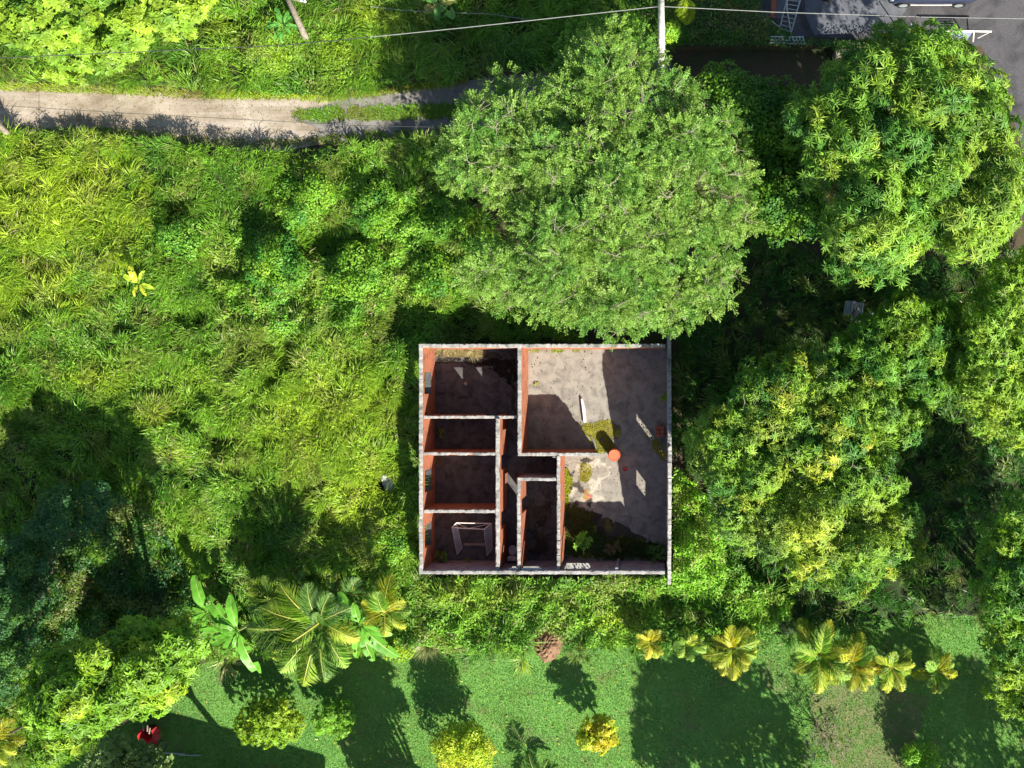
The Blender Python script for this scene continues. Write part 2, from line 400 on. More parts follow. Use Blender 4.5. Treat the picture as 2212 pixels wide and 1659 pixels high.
SOUTHB = [(905,1243),(1452,1243),(1452,640),(1580,500),(1700,520),(1900,560),(2260,540),(2260,1350),(2100,1345),(1900,1355),(1700,1390),(1500,1415),(1330,1420),(1130,1425),(1000,1430),(860,1410),(880,1320)]
grass_field('shaded_grass', 'grass coloured dark for the shade under the trees right of the roofless house', SOUTHB, .5, 150, 17, L=(.3, .6), pal=dict(base=DEEP*1.1, alt=DEEP*.7, amount=.12))  # palette lowered: the shade under the trees is in the blade colour
leaf_field('hedge_weeds', 'leafy weeds between the house and the lawn', [(905,1250),(1452,1250),(1460,1120),(1560,1150),(1620,1250),(1720,1300),(1660,1380),(1450,1405),(1330,1395),(1000,1415),(870,1400),(860,1300)], 1.35, 430, 18, L=(.09, .2), wr=.5, pal=dict(base=MID*1.15, amount=1.5))
leaf_field('wall_weeds', 'bright weeds growing against the gable wall', [(1452,1010),(1500,1040),(1560,1130),(1570,1250),(1530,1330),(1452,1260)], 1.8, 460, 19, L=(.1, .2), wr=.42, pal=dict(base=MID*1.5, alt=MID, amount=1))
grass_field('reed_blades', 'loose long blades along the foot of the south wall', [(1150,1250),(1452,1250),(1700,1280),(1680,1370),(1400,1400),(1200,1400),(880,1400),(905,1250)], 1.3, 130, 20, L=(.4, .8))
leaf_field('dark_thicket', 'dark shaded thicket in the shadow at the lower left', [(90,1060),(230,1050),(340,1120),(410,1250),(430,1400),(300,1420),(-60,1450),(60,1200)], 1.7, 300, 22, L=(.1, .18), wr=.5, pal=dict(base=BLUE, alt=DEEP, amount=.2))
leaf_field('ditch_growth', 'dull undergrowth above the ditch below the paved yard', [(1380,-60),(1660,-60),(1660,40),(1730,82),(1860,90),(2010,75),(1960,110),(1860,104),(1640,98),(1450,96),(1410,140),(1380,130)], .8, 360, 23, L=(.08, .15), wr=.5, pal=dict(base=DEEP*1.2, alt=DEEP, amount=.2))
# one hilly sheet underneath, coloured near black so gaps read as shade
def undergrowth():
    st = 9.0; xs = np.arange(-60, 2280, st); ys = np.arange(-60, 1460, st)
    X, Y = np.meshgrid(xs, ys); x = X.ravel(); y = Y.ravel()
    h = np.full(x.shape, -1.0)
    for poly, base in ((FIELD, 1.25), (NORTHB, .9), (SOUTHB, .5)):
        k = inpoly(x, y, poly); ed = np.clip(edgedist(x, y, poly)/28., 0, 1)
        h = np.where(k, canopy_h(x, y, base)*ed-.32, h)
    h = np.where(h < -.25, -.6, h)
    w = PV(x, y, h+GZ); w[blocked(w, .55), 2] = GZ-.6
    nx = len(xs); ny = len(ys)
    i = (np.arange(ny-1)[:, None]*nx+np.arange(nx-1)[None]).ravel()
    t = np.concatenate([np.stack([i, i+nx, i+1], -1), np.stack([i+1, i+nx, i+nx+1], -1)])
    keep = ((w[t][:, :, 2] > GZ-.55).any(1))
    tag(npmesh('undergrowth', w, t[keep], M['under'], smooth=True), label='hilly sheet coloured dark for the shaded gaps in the wild growth', kind='stuff')
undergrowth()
# lawn blades and median grass
def short_grass(name, label, poly, n, seed, L=(.05, .12), pal=(MID, LIME), z=GZ, Wd=(.02, .04), clump=0):
    rng = np.random.default_rng(seed); x, y = samp(poly, n, rng)
    if clump:
        k = (fbm(x/9., y/9., seed, 3)+np.minimum(edgedist(x, y, poly)/30., .25) > clump); x, y = x[k], y[k]; n = len(x)
    b = PV(x, y, np.full(n, z)); a = rng.uniform(0, 6.283, n)
    o = np.stack([np.cos(a), np.sin(a), rng.uniform(.3, 1.6, n)], -1); d = norm(o)
    s = np.stack([-np.sin(a), np.cos(a), 0*a], -1); Ls = rng.uniform(*L, n)[:, None]; w = rng.uniform(*Wd, n)[:, None]*.5
    v = np.stack([b-s*w, b+s*w, b+d*Ls], 1).reshape(-1, 3); t = np.arange(n*3).reshape(-1, 3)
    q = np.clip(fbm(x/70, y/70, seed, 3)*1.6-.4+rng.normal(0, .12, n), 0, 1)
    c = mix(pal[0], pal[1], q)*rng.uniform(.7, 1.25, (n, 1)); c = np.repeat(c, 3, 0)
    tag(npmesh(name, v, t, M['blade'], c), label=label, kind='stuff')
short_grass('lawn_grass', 'short mown lawn grass along the bottom', [(390,1500),(420,1440),(860,1395),(1330,1395),(1600,1385),(1700,1330),(1960,1330),(2260,1330),(2260,1700),(-40,1700),(-40,1640),(200,1600)], 190000, 31, pal=(np.array([.09, .24, .045]), np.array([.17, .35, .065])), clump=.30)
short_grass('median_grass', 'straggling grass between the wheel tracks', [(640,238),(700,231),(900,226),(1000,222),(1100,225),(1080,252),(900,258),(720,264),(650,266),(632,250)], 9000, 32, L=(.1, .25), pal=(MID, OLIVE), z=GZ+.01, clump=.55)
short_grass('verge_fringe', 'ragged grass creeping over the edges of the track', [(-40,176),(300,190),(560,200),(700,208),(1010,170),(1010,182),(700,222),(640,215),(450,214),(300,206),(-40,194)], 5000, 33, L=(.1, .3), pal=(LIME, OLIVE), z=GZ+.03)
short_grass('south_fringe', 'weeds creeping onto the lower edge of the track', [(-40,272),(250,276),(480,300),(640,300),(760,286),(960,276),(960,296),(690,314),(480,330),(250,300),(-40,294)], 5000, 34, L=(.08, .25), pal=(MID, OLIVE), z=GZ+.03, clump=.5)
short_grass('track_weeds', 'sparse weeds and litter on the track', [(0,184),(300,196),(700,214),(1000,185),(1000,280),(690,310),(480,320),(0,290)], 2600, 35, L=(.04, .12), pal=(OLIVE, STRAW*.6), z=GZ+.032, clump=.62)

# ------------------------------------------------------------------ trees
def limb(mb, a, b, r0, r1, rnd, bend=.12, n=6):
    a = Vector(a); b = Vector(b); L = (b-a).length; pts = []
    k = 5
    off = Vector((rnd.uniform(-1, 1), rnd.uniform(-1, 1), rnd.uniform(0, 1)))*L*bend
    for i in range(k+1):
        t = i/k; pts.append(a.lerp(b, t)+off*math.sin(math.pi*t))
    mb.tube(pts, [r0+(r1-r0)*i/k for i in range(k+1)], n)
def tree(name, label, poly, z0, z1, style, n, seed, cols, catg='tree', group=None, lobe=(.5, .95), sp=26, Lf=None, wr=None,
         base=None, twigs=0, gap=0.0, trunk_r=.16, hi_dir=0.35, dome=.7, fill=.3, yel=[]):
    rng = np.random.default_rng(seed); rnd = random.Random(seed)
    pp = []                                                # roughen the outline
    for i in range(len(poly)):
        (ax, ay), (bx, by) = poly[i], poly[(i+1) % len(poly)]
        L_ = math.hypot(bx-ax, by-ay); k = max(1, int(L_/22))
        for j in range(k):
            t = j/k; o = rnd.gauss(0, min(9., L_*.12, sp*.4)); pp.append((ax+(bx-ax)*t-(by-ay)/max(L_, 1)*o, ay+(by-ay)*t+(bx-ax)/max(L_, 1)*o))
    poly = pp
    x, y = samp(poly, 4000, rng); kx = []; ky = []
    for a, b in zip(x, y):
        if all((a-p)**2+(b-q)**2 > sp*sp for p, q in zip(kx, ky)): kx.append(a); ky.append(b)
    x = np.array(kx); y = np.array(ky); dm = edgedist(x, y, poly); mx = dm.max()
    g = np.clip(dm/(dome*mx), 0, 1); g = np.sqrt(1-(1-g)**2)
    z = z0+(z1-z0)*g+(fbm(x/70., y/70., seed, 2)-.5)*2.2*(z1-z0)*.35+rng.normal(0, .22, len(x))
    R = rng.uniform(lobe[0], lobe[1], len(x))
    inset = np.clip(R*46-dm, 0, 30)/46.                    # keep the outline where it is measured
    R = np.maximum(R-inset*.6, .3)
    if gap:
        k = rng.random(len(x)) > gap; x, y, z, R = x[k], y[k], z[k], R[k]
    ctr = PV(x, y, z)
    if base is None:
        cx, cy = ctr[:, 0].mean(), ctr[:, 1].mean()
    else: cx, cy = base
    loc = (float(cx), float(cy), GZ)
    root = empty(name, loc, label=label, cat=catg, group=group)
    # trunk and limbs
    tb = MB(); fork = Vector((0, 0, max(.5, (z0+z1)/2*.45)))
    tb.tube([Vector((0, 0, -.05)), Vector((0, 0, .2)), fork*.6+Vector((.05, .04, 0)), fork], [trunk_r*1.5, trunk_r*1.1, trunk_r, trunk_r*.85], 8)
    q = np.argsort(-R)[:min(len(R), 14)]
    for i in q:
        e = Vector(ctr[i])-Vector(loc); limb(tb, fork, e, trunk_r*.55, trunk_r*.12, rnd)
    tb.build('trunk', M['bark'], root, smooth=True)
    # leaves
    w = R**2; cnt = np.maximum((n*(1-fill)*w/w.sum()).astype(int), 4)
    A = rng.random(len(x))   # lobe tone
    parts = []
    base_c, alt_c, hi_c = cols
    def lobe_col(idx, pos):
        gx = pos[:, 0]*F/(H-pos[:, 2])+NX; gy = -pos[:, 1]*F/(H-pos[:, 2])+NY
        q = fbm(gx/45., gy/45., seed+5, 3)
        c = mix(base_c, alt_c, np.clip((q-.4)*3.5, 0, 1))
        hi = np.clip((A[idx]-.55)*2.2*hi_dir*2, 0, 1)*np.clip(rng.normal(.7, .3, len(idx)), 0, 1)
        for (px, py, pr, pa) in yel:
            hi = np.maximum(hi, pa*np.exp(-((gx-px)**2+(gy-py)**2)/pr**2)*rng.uniform(.4, 1.3, len(idx)))
        return mix(c, hi_c, np.clip(hi, 0, 1))*rng.uniform(.72, 1.28, (len(idx), 1))
    if style == 'rosette':
        k = 11; m = cnt//k+1; idx = np.repeat(np.arange(len(x)), m); N = len(idx)
        dr = rng.normal(0, 1, (N, 3)); dr[:, 2] = np.abs(dr[:, 2])*1.0-.12; dr = norm(dr)
        pos = ctr[idx]+dr*(R[idx]*rng.uniform(.75, 1.08, N))[:, None]*np.array([1, 1, .8])
        ax = norm(dr+np.array([0, 0, .45])+rng.normal(0, .25, (N, 3)))
        u = norm(np.cross(ax, rng.normal(0, 1, (N, 3)))); v2 = np.cross(ax, u)
        ang = (np.arange(k)*2.399)[None, :]+rng.uniform(0, 6.28, (N, 1))
        out = u[:, None, :]*np.cos(ang)[..., None]+v2[:, None, :]*np.sin(ang)[..., None]
        tilt = rng.uniform(-.35, .55, (N, k))[..., None]
        d = norm(out+ax[:, None, :]*tilt).reshape(-1, 3)
        nn = np.repeat(ax, k, 0); b = np.repeat(pos, k, 0)
        L = rng.uniform(*(Lf or (.17, .27)), N*k); v, t = leaf_arrays(b, d, nn, L, L*(wr or .25), .15, .22)
        c = np.repeat(lobe_col(idx, pos), k, 0)*rng.uniform(.85, 1.15, (N*k, 1))
        parts.append((v, t, np.repeat(c, 4, 0)))
    elif style == 'spray':
        k = 14; m = cnt//k+1; idx = np.repeat(np.arange(len(x)), m); N = len(idx)
        dr = rng.normal(0, 1, (N, 3)); dr[:, 2] = np.abs(dr[:, 2])*.9-.1; dr = norm(dr)
        pos = ctr[idx]+dr*(R[idx]*rng.uniform(.55, 1.0, N))[:, None]*np.array([1, 1, .7])
        ax = norm(dr*np.array([1, 1, .35])+rng.normal(0, .35, (N, 3)))
        sd = norm(np.cross(ax, np.array([0, 0, 1.])+rng.normal(0, .3, (N, 3)))); up = np.cross(sd, ax)
        tt = np.linspace(0, 1, k)[None, :, None]; TL = rng.uniform(.28, .5, (N, 1, 1))
        sgn = np.where(np.arange(k) % 2, 1., -1.)[None, :, None]
        b = (pos[:, None, :]+ax[:, None, :]*tt*TL).reshape(-1, 3)
        d = norm(sd[:, None, :]*sgn+ax[:, None, :]*.7+rng.normal(0, .2, (N, k, 3))).reshape(-1, 3)
        nn = np.repeat(up, k, 0)+rng.normal(0, .25, (N*k, 3)); L = rng.uniform(*(Lf or (.09, .14)), N*k)
        v, t = leaf_arrays(b, d, norm(nn), L, L*(wr or .42), .1, .1)
        c = np.repeat(lobe_col(idx, pos), k, 0)*rng.uniform(.8, 1.2, (N*k, 1)); parts.append((v, t, np.repeat(c, 4, 0)))
    else:
        idx = np.repeat(np.arange(len(x)), cnt); N = len(idx)
        dr = rng.normal(0, 1, (N, 3)); dr[:, 2] = np.abs(dr[:, 2])*1.0-.15; dr = norm(dr)
        lump = 1+.16*np.sin(dr[:, 0]*7+A[idx]*30)*np.sin(dr[:, 1]*7+A[idx]*50)
        pos = ctr[idx]+dr*(R[idx]*lump*rng.uniform(.82, 1.06, N))[:, None]*np.array([1, 1, .8])
        nn = norm(dr+rng.normal(0, .45, (N, 3))+np.array([0, 0, .3])); d = norm(np.cross(nn, rng.normal(0, 1, (N, 3))))
        L = rng.uniform(*(Lf or (.10, .17)), N); v, t = leaf_arrays(pos, d, nn, L, L*(wr or .65), .12, .12)
        parts.append((v, t, np.repeat(lobe_col(idx, pos), 4, 0)))
    # inner foliage closing the crown
    m = int(n*fill*.5); fx, fy = samp(poly, m, rng)
    di = edgedist(fx, fy, poly); gg = np.clip(di/(dome*mx), 0, 1); gg = np.sqrt(1-(1-gg)**2)
    keep = (di > 12) & (fbm(fx/30., fy/30., seed+8, 2) > .36+gap*.2); fx, fy, gg = fx[keep], fy[keep], gg[keep]; m = len(fx)
    pos = PV(fx, fy, z0+(z1-z0)*gg-rng.uniform(.5, 1.5, m)*min(1.0, (z1-z0)*.35+.25))
    nn = norm(np.array([0, 0, 1.])+rng.normal(0, .6, (m, 3))); d = norm(np.cross(nn, rng.normal(0, 1, (m, 3))))
    L = rng.uniform(.16, .28, m)
    v, t = leaf_arrays(pos, d, nn, L, L*.5); parts.append((v, t, np.repeat(mix(base_c, alt_c, rng.random(m))*.9, 4, 0)))
    v, t, c = cat(parts)
    v = v-np.array(loc)
    npmesh('crown', v, t, M['leaf'], c, root)
    if twigs:
        tb = MB()
        for _ in range(twigs):
            i = rnd.randrange(len(x)); c0 = Vector(ctr[i])-Vector(loc)
            o = Vector((rnd.gauss(0, 1), rnd.gauss(0, 1), abs(rnd.gauss(0, .6)))).normalized()*R[i]*.6
            a = c0-o*.5+Vector((0, 0, R[i]*.45)); b = c0+o*1.4+Vector((0, 0, R[i]*.62))
            mid = (a+b)/2+Vector((rnd.uniform(-.1, .1), rnd.uniform(-.1, .1), .05))
            tb.tube([a, mid, b], [.018, .012, .006], 4, False)
            tb.tube([mid, mid+Vector((rnd.uniform(-.35, .35), rnd.uniform(-.35, .35), .08))], [.012, .005], 4, False)
        tag(tb.build('twigs', M['twig'], root), kind='stuff')
    return root

tree('feathery_tree', 'large feathery tree with pale twigs spreading above the roofless house',
     [(1005,230),(1060,165),(1120,190),(1180,200),(1190,150),(1215,95),(1290,70),(1330,50),(1390,75),(1420,125),(1455,150),(1480,185),(1530,215),(1590,260),(1600,330),(1620,400),(1625,480),(1590,560),(1600,630),(1550,680),(1500,690),(1440,700),(1400,725),(1330,735),(1280,700),(1180,690),(1080,655),(1000,640),(985,590),(1040,550),(1095,510),(1060,450),(990,410),(950,350),(955,270)],
     4.2, 7.2, 'spray', 185000, 101, (np.array([.19, .33, .05]), np.array([.11, .25, .035]), np.array([.28, .38, .07])), lobe=(.28, .9), sp=27, Lf=(.085, .14), gap=.14, fill=.2, twigs=460, trunk_r=.3, dome=.6)
tree('vine_tree', 'dark vine covered tree behind the feathery tree beside the white pole',
     [(1195,150),(1205,80),(1280,35),(1370,45),(1410,110),(1400,190),(1300,200),(1210,190)], 3.2, 5.0, 'broad', 12000, 102, (MID, DEEP, MID*1.4), lobe=(.4, .7), yel=[(1390,90,40,.8)])
tree('vine_thicket', 'dark green vine smothered tree between the feathery tree and the mango tree',
     [(1500,172),(1560,150),(1650,175),(1740,190),(1830,240),(1880,300),(1870,370),(1820,430),(1800,470),(1730,520),(1640,480),(1610,380),(1590,300),(1540,240)], 2.8, 4.3, 'broad', 42000, 103, (MID*.8, DEEP, MID), lobe=(.5, .85), yel=[(1570,200,60,1.0),(1560,300,50,.7),(1780,290,30,.7)], hi_dir=.2)
tree('ivy_mound', 'bright heart shaped vine leaves heaped left of the mango tree',
     [(1735,430),(1765,395),(1800,420),(1815,455),(1805,475),(1750,478),(1720,460)], 3.6, 4.6, 'broad', 6000, 104, (np.array([.13, .33, .03]), MID*1.4, LIME), catg='vine', lobe=(.35, .55), sp=18)
tree('dying_tree', 'olive brown dying tree wedged left of the mango tree',
     [(1765,330),(1800,275),(1855,268),(1885,300),(1872,345),(1850,385),(1880,430),(1820,450),(1790,420),(1770,380)], 6.6, 7.8, 'rosette', 9000, 105, (OLIVE*1.5, OLIVE, STRAW*1.1), lobe=(.35, .6), sp=18, Lf=(.14, .24), twigs=30)
tree('mango_tree', 'huge mango tree with long drooping leaves at the upper right',
     [(1700,245),(1735,195),(1800,150),(1855,95),(1900,60),(2010,62),(2100,100),(2150,170),(2200,280),(2212,400),(2190,500),(2140,560),(2080,560),(2010,540),(1960,600),(1900,610),(1830,600),(1800,545),(1785,490),(1800,440),(1760,405),(1735,340),(1700,290)],
     4.2, 9.4, 'rosette', 62000, 106, (np.array([.19, .36, .035]), np.array([.075, .21, .028]), np.array([.36, .44, .045])), lobe=(.45, .95), sp=27, Lf=(.24, .38), wr=.2, gap=.0, trunk_r=.35, yel=[(2150,330,60,.5),(2140,500,50,.4),(1990,230,40,.4)], dome=.6)
tree('leafy_tree', 'deep green tree with narrow leaves right of the corrugated scrap',
     [(1850,700),(1890,660),(1960,620),(2030,640),(2080,700),(2085,790),(2040,860),(1990,880),(1900,860),(1830,800),(1800,740)], 3.4, 5.6, 'rosette', 24000, 107, (MID, DEEP*1.2, LIME*.8), lobe=(.4, .75), hi_dir=.3, Lf=(.18, .28), yel=[(1960,720,40,.6)])
tree('yellowing_tree', 'broad tree with yellow new shoots right of the gable wall',
     [(1570,850),(1610,790),(1690,745),(1760,728),(1850,760),(1930,840),(2020,870),(2010,930),(1940,965),(1935,1030),(1965,1090),(1990,1160),(1990,1230),(1900,1240),(1850,1290),(1790,1280),(1700,1245),(1610,1190),(1560,1150),(1530,1110),(1550,1060),(1510,1000),(1490,940),(1540,890)],
     3.2, 6.2, 'rosette', 80000, 108, (np.array([.20, .36, .035]), np.array([.065, .19, .026]), np.array([.46, .48, .045])), lobe=(.38, .9), sp=28, Lf=(.18, .28), trunk_r=.3, hi_dir=.42, yel=[(1750,1150,80,.6),(1900,1130,60,.35),(1640,1140,40,.4),(1780,890,25,.6),(1700,1020,40,.4),(1740,740,14,1)], twigs=40, dome=.55, gap=.10)
tree('edge_tree', 'yellow green tree cut by the right edge beside the deep green tree',
     [(2090,640),(2150,580),(2260,540),(2310,700),(2290,900),(2230,1010),(2170,960),(2120,930),(2080,880),(2070,780)], 4.0, 6.5, 'rosette', 32000, 109, (np.array([.23, .38, .035]), MID, np.array([.40, .50, .04])), lobe=(.4, .9), hi_dir=.4, yel=[(2150,880,50,.5)], twigs=20)
tree('corner_tree', 'dark tree with yellow tips low on the right edge',
     [(2120,1130),(2170,1080),(2290,1040),(2330,1500),(2240,1580),(2160,1540),(2130,1400),(2110,1250)], 5.0, 8.4, 'rosette', 30000, 110, (MID, DEEP*1.2, LIME), lobe=(.4, .75), hi_dir=.4, yel=[(2180,1500,60,.9)], gap=.1)
tree('blue_green_tree', 'blue green tree rising out of shadow on the left edge',
     [(-90,1190),(40,1150),(60,1100),(150,1050),(235,1045),(255,1090),(200,1150),(120,1190),(110,1260),(100,1330),(70,1430),(30,1500),(-20,1560),(-110,1560)], 3.2, 4.8, 'broad', 34000, 111, (BLUE*1.2, BLUE*.8, MID*.8), lobe=(.3, .6), sp=26, Lf=(.1, .17), wr=.4, gap=.3, fill=.15, yel=[(30,1320,30,.5)])
tree('glossy_tree', 'tall tree with glossy yellow green leaves at the lower left',
     [(60,1490),(110,1410),(200,1375),(290,1350),(400,1330),(440,1400),(405,1480),(360,1530),(250,1550),(205,1570),(165,1610),(100,1645),(75,1590)], 6.5, 9.8, 'rosette', 26000, 112, (np.array([.17, .34, .025]), MID*.8, np.array([.36, .46, .03])), lobe=(.45, .75), sp=26, Lf=(.2, .3), wr=.38, hi_dir=.45, gap=.12)
tree('pale_shrub', 'pale grey green shrub beside the red bucket on the bottom edge',
     [(185,1640),(215,1600),(260,1590),(310,1610),(360,1620),(370,1650),(350,1720),(180,1720)], 2.6, 3.8, 'rosette', 9000, 113, (PALE, PALE*.75, LIME), catg='shrub', lobe=(.3, .5), sp=18, Lf=(.11, .18), wr=.5, hi_dir=.2)
tree('papaya_leaved_tree', 'sprawling bright yellow green tree in the upper left corner',
     [(-60,-60),(460,-60),(450,40),(400,60),(310,85),(285,130),(275,160),(200,145),(150,175),(90,160),(60,120),(-60,70)], 2.6, 4.4, 'rosette', 34000, 114, (np.array([.28, .43, .035]), np.array([.13, .27, .025]), YEL*.9), lobe=(.5, .8), sp=26, Lf=(.2, .3), wr=.5, hi_dir=.12, gap=.06)
B = lambda x, y, r, k=10, s=0: [(x+r*math.cos(t)*(1+.14*math.sin(3*t+s)), y+r*math.sin(t)*(1+.14*math.cos(2*t+s))) for t in [2*math.pi*i/k for i in range(k)]]
tree('round_shrub', 'round yellow green shrub on the lawn below the palm clump', B(588,1556,62), .9, 2.6, 'rosette', 12000, 120, (np.array([.2, .34, .02]), MID, YEL), catg='shrub', lobe=(.25, .42), sp=13, Lf=(.10, .16), wr=.45, trunk_r=.06)
tree('small_green_shrub', 'small dark green shrub right of the round shrub on the lawn', B(722,1552,38), .6, 1.6, 'rosette', 5500, 121, (MID*1.2, MID, MID*1.6), catg='shrub', lobe=(.2, .35), sp=12, Lf=(.09, .15), wr=.4, trunk_r=.05)
for q_, (mx_, my_, mr_, mz_, lb_) in enumerate([(592,575,70,1.9,'bright vine mound in the middle of the field'), (770,590,66,1.8,'vine mound left of the feathery tree below a dark hollow'), (650,425,58,2.1,'leafy bush left of the dark hollow nearest the track'),
        (815,455,52,2.0,'leafy bush close under the left flank of the feathery tree'), (935,600,44,1.9,'yellow flecked vine bush touching the lower left of the feathery tree'), (395,520,50,1.7,'low bush on the left side of the field hollow'), (850,1180,40,1.5,'low leafy bush by the south west corner of the ruin')]):
    tree('leafy_bush', lb_, B(mx_, my_, mr_, 12, q_), .5, mz_, 'broad', int(mr_*mr_*1.5), 140+q_, (MID*1.15, DEEP*1.5, LIME), catg='bush', group='leafy mounds in the wild field', lobe=(.28, .6), sp=17, Lf=(.08, .15), wr=.6, hi_dir=.3, gap=.12, trunk_r=.04)
tree('flowering_shrub', 'bright yellow flowering shrub at the bottom edge of the lawn', B(1000,1616,54), .8, 2.7, 'broad', 12000, 122, (np.array([.40, .40, .02]), LIME, YEL*1.2), catg='shrub', lobe=(.22, .4), sp=13, Lf=(.07, .12), trunk_r=.06)
tree('golden_sapling', 'small golden leaved sapling alone on the lawn', B(1290,1586,36), .9, 2.2, 'rosette', 4200, 123, (np.array([.46, .40, .02]), LIME*1.1, YEL*1.3), catg='tree', lobe=(.2, .32), sp=11, Lf=(.12, .19), wr=.42, trunk_r=.05)
tree('twiggy_shrub', 'thin grey twiggy shrub on bare earth at the lower right', B(1785,1600,50,10,2), .5, 1.5, 'broad', 1600, 124, (OLIVE*.5, DEEP, OLIVE), catg='shrub', lobe=(.2, .35), sp=16, Lf=(.05, .08), twigs=90, trunk_r=.04, fill=.05)
tree('corner_shrub', 'low yellow green shrub in the lower right corner', B(1985,1640,34,10,1), .4, 1.2, 'broad', 3000, 125, (MID*1.3, MID, LIME), catg='shrub', lobe=(.2, .35), sp=14, Lf=(.08, .12), trunk_r=.04)
tree('edging_shrub', 'small lime green shrub beside the right hand banana plant', B(862,1395,26), .3, 1.0, 'broad', 2500, 126, (LIME, MID*1.3, YEL), catg='shrub', lobe=(.2, .3), sp=12, Lf=(.07, .12), trunk_r=.03)
tree('pole_shrub', 'little bright shrub touching the white pole', B(1442,70,16), 1.5, 2.4, 'broad', 1300, 127, (LIME, MID*1.3, YEL), catg='shrub', lobe=(.2, .3), sp=10, Lf=(.08, .13), trunk_r=.03)
# beyond the frame: casters of the lawn shadows, and trees added only for shade
tree('lawn_tree', 'round dense tree just beyond the bottom edge shading the lawn', B(1790,1985,190,14), 4.6, 6.6, 'broad', 16000, 130, (MID, DEEP, LIME), Lf=(.2, .32), lobe=(.7, 1.1), sp=40)
tree('left_shade_caster', 'unseen tree added beyond the bottom edge to shade the lower left thicket', B(365,1845,112,14,2), 6.8, 9.0, 'broad', 12000, 133, (MID, DEEP, LIME), Lf=(.2, .32), lobe=(.7, 1.1), sp=40)  # added out of view to throw shade on the lower left thicket
tree('right_shade_caster', 'unseen tree added beyond the right edge to shade the grass', B(2400,1500,175,14,1), 6.0, 8.5, 'broad', 14000, 134, (MID, DEEP, LIME), Lf=(.2, .32), lobe=(.7, 1.1), sp=40)  # unseen caster, put in to darken the grass right of the house
tree('path_tree', 'spreading tree beyond the lower right corner', B(2390,1990,150,14,1), 4.6, 6.8, 'broad', 12000, 131, (MID, DEEP, LIME), Lf=(.2, .32), lobe=(.7, 1.1), sp=40)

tree('garden_tree', 'tall narrow tree just beyond the bottom edge below the palm clump', [(850,1740),(900,1700),(960,1730),(1000,1850),(990,2000),(930,2060),(870,1980),(840,1850)], 2.6, 5.4, 'broad', 9000, 132, (MID, DEEP, LIME), Lf=(.2, .32), lobe=(.5, .8), sp=34)
# ------------------------------------------------------------------ palms, bananas, tufts
def frond_mesh(L, c, rng, arch=.45, w=.42, droop=.5, nl=26, lw=.035):
    """one pinnate frond along +x with a keel, tip hanging"""
    t = np.linspace(0, 1, nl+6); X = L*(t-.18*arch*t**3); Z = L*arch*(t*.9-1.35*t**2); Y = .04*L*np.sin(t*2.2)
    P3 = np.stack([X, Y, Z], -1); tan = norm(np.gradient(P3, axis=0))
    i0 = 6; base = P3[i0:]; tn = tan[i0:]; tt = t[i0:]
    parts = []
    for sgn in (-1, 1):
        m = len(base); sd = np.stack([np.zeros(m), np.full(m, float(sgn)), np.zeros(m)], -1)
        ll = L*w*(np.sin(np.pi*np.clip(tt*.9+.08, 0, 1))**.7)*rng.uniform(.85, 1.1, m)
        d = norm(sd+tn*(.55+.75*tt[:, None])+np.array([0, 0, .25])-np.array([0, 0, 1])*droop*tt[:, None]+rng.normal(0, .08, (m, 3)))
        up = np.cross(tn, sd*sgn); up[:, 2] = np.abs(up[:, 2])
        v, tr = leaf_arrays(base, d, norm(up+rng.normal(0, .15, (m, 3))), ll, np.full(m, lw)*rng.uniform(.8, 1.2, m), .1, .25)
        cc = mix(c[0], c[1], np.clip(tt+rng.normal(0, .2, m), 0, 1))*rng.uniform(.8, 1.2, (m, 1)); parts.append((v, tr, np.repeat(cc, 4, 0)))
    s = np.array([0, .5, 0]); k = 9; ids = np.linspace(0, len(P3)-1, k).astype(int); pr = P3[ids]; wd = np.linspace(.022, .006, k)[:, None]*L/1.6
    v = np.concatenate([pr-s*wd*2, pr+s*wd*2]); q = np.arange(k-1)
    tr = np.concatenate([np.stack([q, q+1, q+k], -1), np.stack([q+1, q+k+1, q+k], -1)])
    parts.append((v+np.array([0, 0, .006]), tr, np.tile(c[2], (2*k, 1))))
    return cat(parts)
def palm(name, label, vx, vy, z, fronds, cols, seed, group=None, nl=26, lw=.035, catg='palm', trunk=.07, w=.42, arch=.45, stems=1):
    rng = np.random.default_rng(seed); top = P(vx, vy, z); loc = (float(top[0]), float(top[1]), GZ)
    root = empty(name, loc, label=label, cat=catg, group=group)
    tb = MB()
    for s in range(stems):
        o = Vector((rng.normal(0, .1), rng.normal(0, .1), 0)) if stems > 1 else Vector((0, 0, 0))
        tb.tube([(o.x*2, o.y*2, 0), (o.x+.03, o.y, (z-GZ)*.5), (o.x*.3, o.y*.3, z-GZ)], [trunk*1.3, trunk, trunk*.8], 8)
    tb.build('trunk', M['bark'], root)
    for (az, L, lift) in fronds:
        c = cols[rng.integers(len(cols))]
        v, t, cc = frond_mesh(L, c, rng, arch*rng.uniform(.7, 1.3), w, nl=nl, lw=lw)
        a = math.radians(az); e = math.radians(lift)
        x, y, zz = v[:, 0].copy(), v[:, 1].copy(), v[:, 2].copy()
        x2 = x*math.cos(e)-zz*math.sin(e); z2 = x*math.sin(e)+zz*math.cos(e)
        rl = rng.uniform(-.6, .6); y3 = y*math.cos(rl)-(z2)*0; 
        v = np.stack([x2*math.cos(a)-y3*math.sin(a), x2*math.sin(a)+y3*math.cos(a), z2+(y*math.sin(rl))+(z-GZ)], -1)
        npmesh('frond', v, t, M['leaf'], cc, root)
    return root
GR = [(np.array([.18, .37, .05]), np.array([.32, .50, .09]), np.array([.45, .50, .12])), (np.array([.15, .30, .03]), np.array([.30, .42, .05]), np.array([.45, .46, .08])), (np.array([.09, .2, .04]), np.array([.15, .28, .06]), np.array([.38, .4, .1]))]
